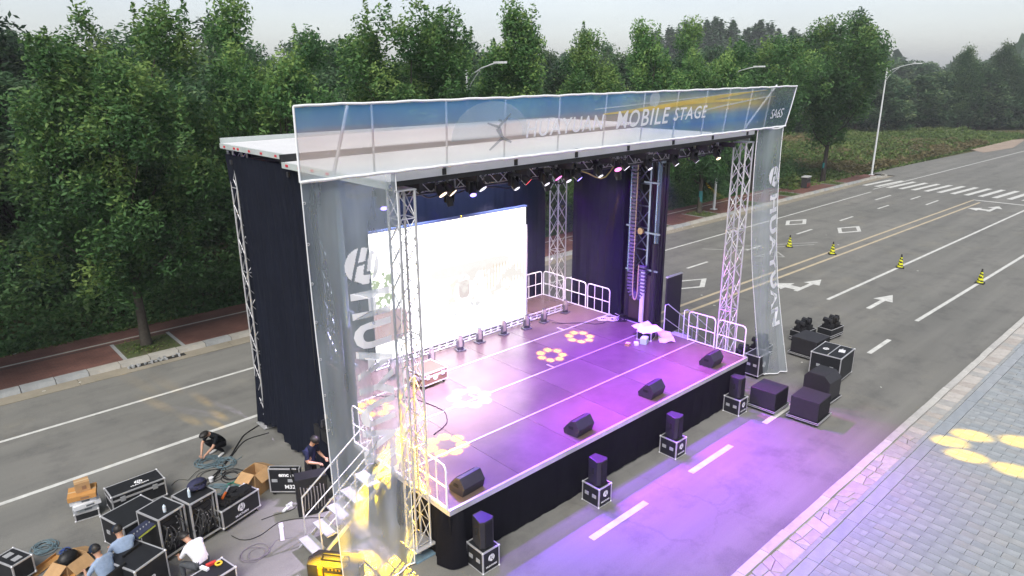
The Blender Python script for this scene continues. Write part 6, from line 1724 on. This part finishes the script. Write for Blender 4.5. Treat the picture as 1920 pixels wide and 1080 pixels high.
coil('thick black cable coil left of the blue grey heap', 4.2, 16.55, .3, 8, CABLE_BLACK, 6, .014)
coil('black cable loops between the crouching man and the open carton', 5.25, 16.6, .3, 4, CABLE_BLACK, 7, .010)
coil('wide loose black loops near the crouching man', 4.85, 17.1, .42, 3, CABLE_BLACK, 8, .008)
coil('faint thin cable loops on the road right of the low tool case', 4.35, 13.2, .34, 3, mat('thin_grey_cable', (.16, .14, .17), .6), 12, .006)
coil('cream cable bundle behind the right rack', 4.0, 16.0, .22, 5, mat('cream_cable', (.45, .42, .3), .6), 13)
coil('green and grey cable bundle beside the tall carton', 5.0, 16.15, .18, 4, mat('green_cable', (.03, .2, .13), .6), 14)
coil('blue plug cable beside the blue grey coil', 1.3, 16.2, .1, 4, mat('blue_cable', (.02, .06, .25), .6), 15)
def run(label, pts, rad, m, name='ground_cable', group='cables running over the ground', wob=.02, seed=1):
    g = random.Random(seed); P = []
    for a, b in zip(pts, pts[1:]):
        a = Vector(a); b = Vector(b); n = max(2, int((b - a).length / .12))
        for k in range(n): P.append(a.lerp(b, k / n))
    P.append(Vector(pts[-1]))
    # smooth the corners
    for _ in range(4): P = [P[0]] + [(P[i - 1] + P[i] * 2 + P[i + 1]) / 4 for i in range(1, len(P) - 1)] + [P[-1]]
    P = [p + Vector((g.uniform(-1, 1), g.uniform(-1, 1), 0)) * wob * .3 for p in P]
    return tag(MB().path(P, rad, 5).build(name, m), label, 'cable', group)
z = .016
run('thick black cable running from the rear tower to the racks', [(7.0, 18.9, z), (6.3, 18.6, z), (5.6, 17.7, z), (4.9, 17.0, z), (4.2, 16.7, z), (3.75, 16.3, z), (3.8, 15.9, z), (4.0, 15.7, z)], .02, CABLE_BLACK, seed=2)
run('second black cable beside the thick cable from the rear tower', [(6.9, 18.2, z), (6.2, 18.3, z), (5.5, 17.55, z), (4.8, 16.85, z), (4.3, 16.4, z), (4.1, 16.1, z)], .014, CABLE_BLACK, seed=3)
run('thin black cable looping from the lettered tool case to the stairs', [(4.25, 14.2, z), (4.35, 13.75, z), (4.9, 13.75, z), (5.2, 14.0, z), (5.7, 13.75, z), (6.2, 13.3, z)], .009, CABLE_BLACK, seed=4)
run('thin cable curving from the console lid to the tool case', [(6.0, 14.4, z), (5.75, 14.1, z), (5.3, 14.3, z), (5.0, 14.3, z)], .008, CABLE_BLACK, seed=5)
z2 = DZ + .014
run('black cable looping over the deck behind the left front tower', [(9.0, 15.6, z2), (9.6, 15.0, z2), (9.8, 14.3, z2), (9.9, 13.5, z2), (9.5, 12.9, z2), (8.9, 12.7, z2)], .012, CABLE_BLACK, seed=6)
run('dark cable lying across the deck beside the guard rails', [(16.9, 16.4, z2), (17.3, 15.9, z2), (17.7, 15.7, z2), (17.9, 15.2, z2), (18.3, 15.0, z2), (18.6, 15.3, z2)], .012, CABLE_BLACK, seed=7)
for k in range(3):
    c = coil(['pink lit cable heap on the deck by the mast foot', 'white cable coil on the deck by the mast foot', 'dark cable coil on the deck under the last guard rail'][k], 18.55 + .2 * k, 15.35 - .25 * k, .22, 7, [mat('white_cable', (.6, .58, .6), .6), mat('white_cable', (.6, .58, .6), .6), CABLE_BLACK][k], 20 + k)
    c.location.z = DZ; c['group'] = 'coiled cables lying on the deck'
# litter
for k, (x, y, lab) in enumerate(((4.72, 16.75, 'white paper cup lying among the black cables'), (5.68, 14.35, 'white arrow shaped plastic piece before the console lid'), (5.15, 13.55, 'crumpled clear plastic strip on the road before the stairs'))):
    b = thing(['paper_cup', 'plastic_piece', 'plastic_strip'][k], lab, 'litter', (x, y, .004), k * .6)
    if k == 0: MB().tube((0, 0, 0), (0, 0, .12), .05, 10, r2=.06).build('cup', WHITE_BOX, b); MB().tube((0, 0, .121), (0, 0, .13), .065, 10).build('lid', WHITE_BOX, b)
    elif k == 1: MB().prism([(-.2, -.04), (.05, -.04), (.05, -.09), (.2, 0), (.05, .09), (.05, .04), (-.2, .04)], 0, .03).build('plate', WHITE_BOX, b); MB().box((0, 0, .034), (.1, .05, .006)).build('clip', ALU_DULL, b)
    else: MB().box((0, 0, .012), (.7, .09, .02)).build('film', mat('film', (.5, .46, .52), .2), b); MB().box((.2, 0, .026), (.12, .1, .01)).build('knot', WHITE_BOX, b)
lt = MB(); g4 = random.Random(8)
for k in range(70):
    x = g4.choice([g4.uniform(0, 30), g4.uniform(20, 45)]); y = g4.choice([g4.uniform(25.8, 26.3), g4.uniform(7, 24), g4.uniform(30, 30.6)])
    if 6.9 < x < 20 and 9.5 < y < 19.5: continue
    lt.box((x, y, .012 + (0.11 if y > 26.8 else 0)), (g4.uniform(.04, .16), g4.uniform(.03, .09), .01), g4.uniform(0, 3))
tag(lt.build('road_litter', mat('litter_paper', (.5, .5, .46), .8)), kind='stuff')

# ================================================================== people
NAVY = mat('navy_cloth', (.018, .022, .055), .85, var=.25, scale=18, spec=.15); BLACK_TEE = mat('black_tee', (.008, .010, .013), .85, var=.3, scale=16, spec=.12)
WHITE_TEE = mat('white_tee', (.74, .74, .78), .85, var=.06, scale=12, spec=.15); GREY_BLUE = mat('grey_blue_shirt', (.28, .36, .50), .85, var=.12, scale=14, spec=.15)
DARK_TROUSERS = mat('dark_trousers', (.018, .018, .022), .85, var=.3, scale=14, spec=.12); GREY_TROUSERS = mat('grey_trousers', (.06, .065, .075), .85, var=.2, scale=14)
SHOE_W = mat('white_shoe', (.6, .6, .6), .6); SHOE_K = mat('dark_shoe', (.02, .02, .02), .6); CAP_NAVY = mat('navy_cap', (.012, .022, .045), .8, var=.2, scale=20, spec=.15)
EYE = mat('eye', (.02, .02, .02), .3)
def person(label, loc, rz, J, mats, hair='hair', sleeves='short', scale=1.0):
    """one continuous skinned body; J holds the joints, facing +x"""
    names = []; V = []; E = []; Rr = []; lab = []
    def jt(n, p, r, l):
        names.append(n); V.append(Vector(p)); Rr.append(r); lab.append(l); return len(V) - 1
    def link(a, b): E.append((names.index(a), names.index(b)))
    J = {k: Vector(v) for k, v in J.items()}
    jt('pelvis', J['pelvis'], (.145, .125), 2); jt('spine', J['spine'], (.145, .115), 1); jt('chest', J['chest'], (.165, .125), 1)
    jt('neckb', J['chest'].lerp(J['neck'], .75), (.085, .075), 1); jt('neck', J['neck'], (.055, .055), 0)
    hd = (J['head'] - J['neck']).normalized()
    jt('headl', J['head'] - hd * .045, (.072, .082), 0); jt('headm', J['head'] + hd * .035, (.078, .09), 0); jt('headt', J['head'] + hd * .105, (.055, .062), 0)
    for a, b in (('pelvis', 'spine'), ('spine', 'chest'), ('chest', 'neckb'), ('neckb', 'neck'), ('neck', 'headl'), ('headl', 'headm'), ('headm', 'headt')): link(a, b)
    for s, S in ((1, 'L'), (-1, 'R')):
        g = lambda k: J.get(k + S, Vector((J[k].x, J[k].y * s, J[k].z)) if k in J else None)
        hip, knee, ank, toe = g('hip'), g('knee'), g('ankle'), g('toe')
        jt('hip' + S, hip, (.095, .095), 2); jt('thigh' + S, hip.lerp(knee, .45), (.085, .085), 2); jt('knee' + S, knee, (.06, .06), 2); jt('calf' + S, knee.lerp(ank, .4), (.058, .058), 2); jt('ankle' + S, ank, (.04, .04), 2)
        jt('ball' + S, ank.lerp(toe, .6) + Vector((0, 0, -.015)), (.042, .038), 3); jt('toe' + S, toe, (.034, .026), 3)
        for a, b in (('pelvis', 'hip'), ('hip', 'thigh'), ('thigh', 'knee'), ('knee', 'calf'), ('calf', 'ankle'), ('ankle', 'ball'), ('ball', 'toe')): link(a if a == 'pelvis' else a + S, b + S)
        sh, el, wr = g('shoulder'), g('elbow'), g('wrist')
        hdv = g('hand') if ('hand' in J or 'hand' + S in J) else wr + (wr - el).normalized() * .09
        jt('shoulder' + S, sh, (.066, .066), 1); jt('uparm' + S, sh.lerp(el, .5), (.05, .05), 1); jt('elbow' + S, el, (.041, .041), 0); jt('fore' + S, el.lerp(wr, .4), (.038, .038), 0); jt('wrist' + S, wr, (.027, .024), 0); jt('palm' + S, wr.lerp(hdv, .7), (.036, .02), 0)
        for a, b in (('chest', 'shoulder'), ('shoulder', 'uparm'), ('uparm', 'elbow'), ('elbow', 'fore'), ('fore', 'wrist'), ('wrist', 'palm')): link(a if a == 'chest' else a + S, b + S)
    me = bpy.data.meshes.new('skel'); me.from_pydata([tuple(v * scale) for v in V], E, [])
    o = bpy.data.objects.new('skel', me); col.objects.link(o)
    sk = o.modifiers.new('skin', 'SKIN'); sk.use_smooth_shade = True
    if not me.skin_vertices: 
        bpy.context.view_layer.objects.active = o
    for i, sv in enumerate(me.skin_vertices[0].data):
        sv.radius = (Rr[i][0] * scale, Rr[i][1] * scale); sv.use_root = (i == 0)
    ss = o.modifiers.new('sub', 'SUBSURF'); ss.levels = 2; ss.render_levels = 2
    dg = bpy.context.evaluated_depsgraph_get()
    bm_ = bpy.data.meshes.new_from_object(o.evaluated_get(dg))
    bpy.data.objects.remove(o)
    vs = [tuple(v.co) for v in bm_.vertices]; fs = [tuple(p.vertices) for p in bm_.polygons]
    bpy.data.meshes.remove(bm_)
    # material of each face from the closest bone
    segs = [(V[a] * scale, V[b] * scale, lab[a], lab[b], names[a], names[b]) for a, b in E]
    mb = MB(); mb.add(vs, fs, 0, True)
    for i, f in enumerate(fs):
        c = Vector((0, 0, 0))
        for k in f: c += Vector(vs[k])
        c /= len(f); best = (9, 0)
        for a, b, la, lb2, na, nb in segs:
            t = max(0, min(1, (c - a).dot(b - a) / (b - a).length_squared)); d = (c - a.lerp(b, t)).length
            if d < best[0]:
                if na.startswith('uparm'): l = 1 if t < .55 or sleeves == 'long' else 0
                elif na.startswith(('elbow', 'fore')) and sleeves == 'long': l = 1
                elif na == 'neckb': l = 1 if t < .45 else 0
                elif na.startswith('ankle'): l = 3 if t > .15 else 2
                elif na == 'pelvis' and nb == 'spine': l = 2 if t < .35 else 1
                else: l = la if t < .5 else lb2
                best = (d, l)
        mb.m[i] = best[1]
    # fingers and thumb: short bent tapering chains rooted in the palm
    for s, S in ((1, 'L'), (-1, 'R')):
        w = V[names.index('wrist' + S)] * scale; p = V[names.index('palm' + S)] * scale; d = (p - w).normalized(); side = d.cross(Vector((0, 0, 1)))
        side = side.normalized() if side.length > .1 else Vector((0, 1, 0)); dn = side.cross(d).normalized() * -1
        if dn.z > 0: dn = -dn
        for q in range(4):
            L = (.062, .074, .07, .054)[q] * scale; r = p - d * .006 + side * (q - 1.5) * .0175 * scale
            mb.path([r, r + d * L * .45 + dn * .006, r + d * L * .75 + dn * .022, r + d * L * .85 + dn * .042], .008, 5, radii=[.009, .0085, .0075, .006])
        r = w.lerp(p, .45) - side * .026 * scale * s
        mb.path([r, r - side * s * .022 + d * .02, r - side * s * .026 + d * .045 + dn * .01], .009, 5, radii=[.011, .0095, .007])
    # nose and ears, part of the same body
    H = J['head'] * scale; fwd = (J['face'] - J['head']).normalized() if 'face' in J else Vector((1, 0, 0)); up = hd; sd_ = up.cross(fwd).normalized()
    mb.path([H + fwd * .082 + up * .03, H + fwd * .106 - up * .004, H + fwd * .086 - up * .012], .012, 5, radii=[.006, .013, .008])
    for s in (-1, 1): mb.sphere(tuple(H + sd_ * s * .083 + up * .01 - fwd * .01), .024, 7, 5, sc=(.55, .5, 1))
    mb.tube(H + fwd * .085 - up * .04 - sd_ * .02, H + fwd * .085 - up * .04 + sd_ * .02, .006, 5)
    t = thing('person', label, 'person', loc, rz)
    mb.build('body', [SKIN, mats[0], mats[1], mats[2]], t)
    Mh = Matrix((fwd, sd_, up)).transposed()
    def hair_fn(r, lo, back):
        def fn(u, v):
            a = 2 * math.pi * u; tt = math.pi * lo * v
            q = Vector((math.sin(tt) * math.cos(a) * r * 1.08 - back, math.sin(tt) * math.sin(a) * r * .94, math.cos(tt) * r))
            return tuple(Mh @ q + H + up * .035)
        return fn
    if hair == 'cap':
        m2 = MB().grid(hair_fn(.108, .56, .004), 16, 7)
        bq = [Mh @ Vector((.07 + .115 * math.cos(R(-70 + 140 * k / 8)) , .085 * math.sin(R(-70 + 140 * k / 8)) * 1.05, .012)) + H + up * .035 for k in range(9)]
        m2.add([tuple(q) for q in bq] + [tuple(q + up * .008) for q in bq], [tuple(range(8, -1, -1)), tuple(range(9, 18))] + [(k, k + 1, 10 + k, 9 + k) for k in range(8)])
        m2.build('cap', CAP_NAVY, t)
        MB().grid(hair_fn(.1, .72, .028), 14, 6).build('hair', HAIR, t)
    else:
        MB().grid(hair_fn(.109, .60, .014), 16, 8).build('hair', HAIR, t)
    for s in (-1, 1): MB().sphere(tuple(H + fwd * .084 + sd_ * s * .032 + up * .022), .009, 6, 4).build('eye', EYE, t)
    return t
SQUAT = dict(pelvis=(-.12, 0, .27), spine=(-.02, 0, .45), chest=(.13, 0, .62), neck=(.27, 0, .73), head=(.38, 0, .76), face=(.5, 0, .66), hip=(-.1, .1, .27), knee=(.27, .2, .43), ankle=(-.02, .16, .08), toe=(.2, .18, .035),
             shoulder=(.14, .19, .64), elbow=(.34, .22, .42), wristL=(.5, .1, .24), wristR=(.52, -.06, .22))
person('person in a black tee and white shoes crouching over cables on the road', (5.42, 18.05, 0), R(198), SQUAT, (BLACK_TEE, DARK_TROUSERS, SHOE_W))
STAND = dict(pelvis=(0, 0, .95), spine=(.02, 0, 1.13), chest=(.07, 0, 1.36), neck=(.12, 0, 1.5), head=(.2, 0, 1.6), face=(.32, 0, 1.52), hip=(0, .1, .92), knee=(.03, .11, .5), ankle=(0, .12, .09), toe=(.17, .14, .03),
             shoulder=(.06, .2, 1.4), elbow=(.12, .24, 1.13), wrist=(.34, .14, 1.08))
person('person in a navy tee standing behind the black board at the curtain edge', (6.35, 14.35, 0), R(300), STAND, (NAVY, DARK_TROUSERS, SHOE_K))
SIT = dict(pelvis=(0, 0, .54), spine=(.03, 0, .74), chest=(.10, 0, .96), neck=(.17, 0, 1.11), head=(.23, 0, 1.21), face=(.35, 0, 1.13), hip=(.02, .1, .52), knee=(.44, .16, .5), ankle=(.42, .15, .09), toe=(.6, .17, .035),
           shoulder=(.11, .19, 1.0), elbow=(.26, .24, .78), wrist=(.48, .12, .76))
person('person in navy cap and grey blue shirt sitting nearest the lower left corner', (1.72, 13.64, 0), R(118), SIT, (GREY_BLUE, DARK_TROUSERS, SHOE_K), hair='cap')
person('person in navy cap and grey blue shirt sitting beside the wide flat case', (2.14, 14.0, 0), R(100), SIT, (GREY_BLUE, DARK_TROUSERS, SHOE_K), hair='cap')
SIT2 = dict(SIT, spine=(.05, 0, .72), chest=(.18, 0, .88), neck=(.31, 0, .98), head=(.41, .0, 1.04), face=(.52, 0, .95), shoulder=(.2, .19, .92), elbow=(.36, .22, .68), wrist=(.56, .1, .62))
person('person in a white tee bending towards the open rack at the lower edge', (3.28, 13.1, -.1), R(112), SIT2, (WHITE_TEE, GREY_TROUSERS, SHOE_K))
# ================================================================== hazy air
hz = bpy.data.materials.new('haze_air'); hz.use_nodes = True
nt = hz.node_tree; nt.nodes.clear()
pv_ = nt.nodes.new('ShaderNodeVolumePrincipled'); pv_.inputs['Color'].default_value = (0.93, 0.96, 1.0, 1); pv_.inputs['Density'].default_value = 0.00075; pv_.inputs['Anisotropy'].default_value = 0.2
ho = nt.nodes.new('ShaderNodeOutputMaterial'); nt.links.new(pv_.outputs['Volume'], ho.inputs['Volume'])
tag(MB().box((600, 550, 17.5), (1610, 1710, 37.2)).build('haze', hz), kind='stuff')
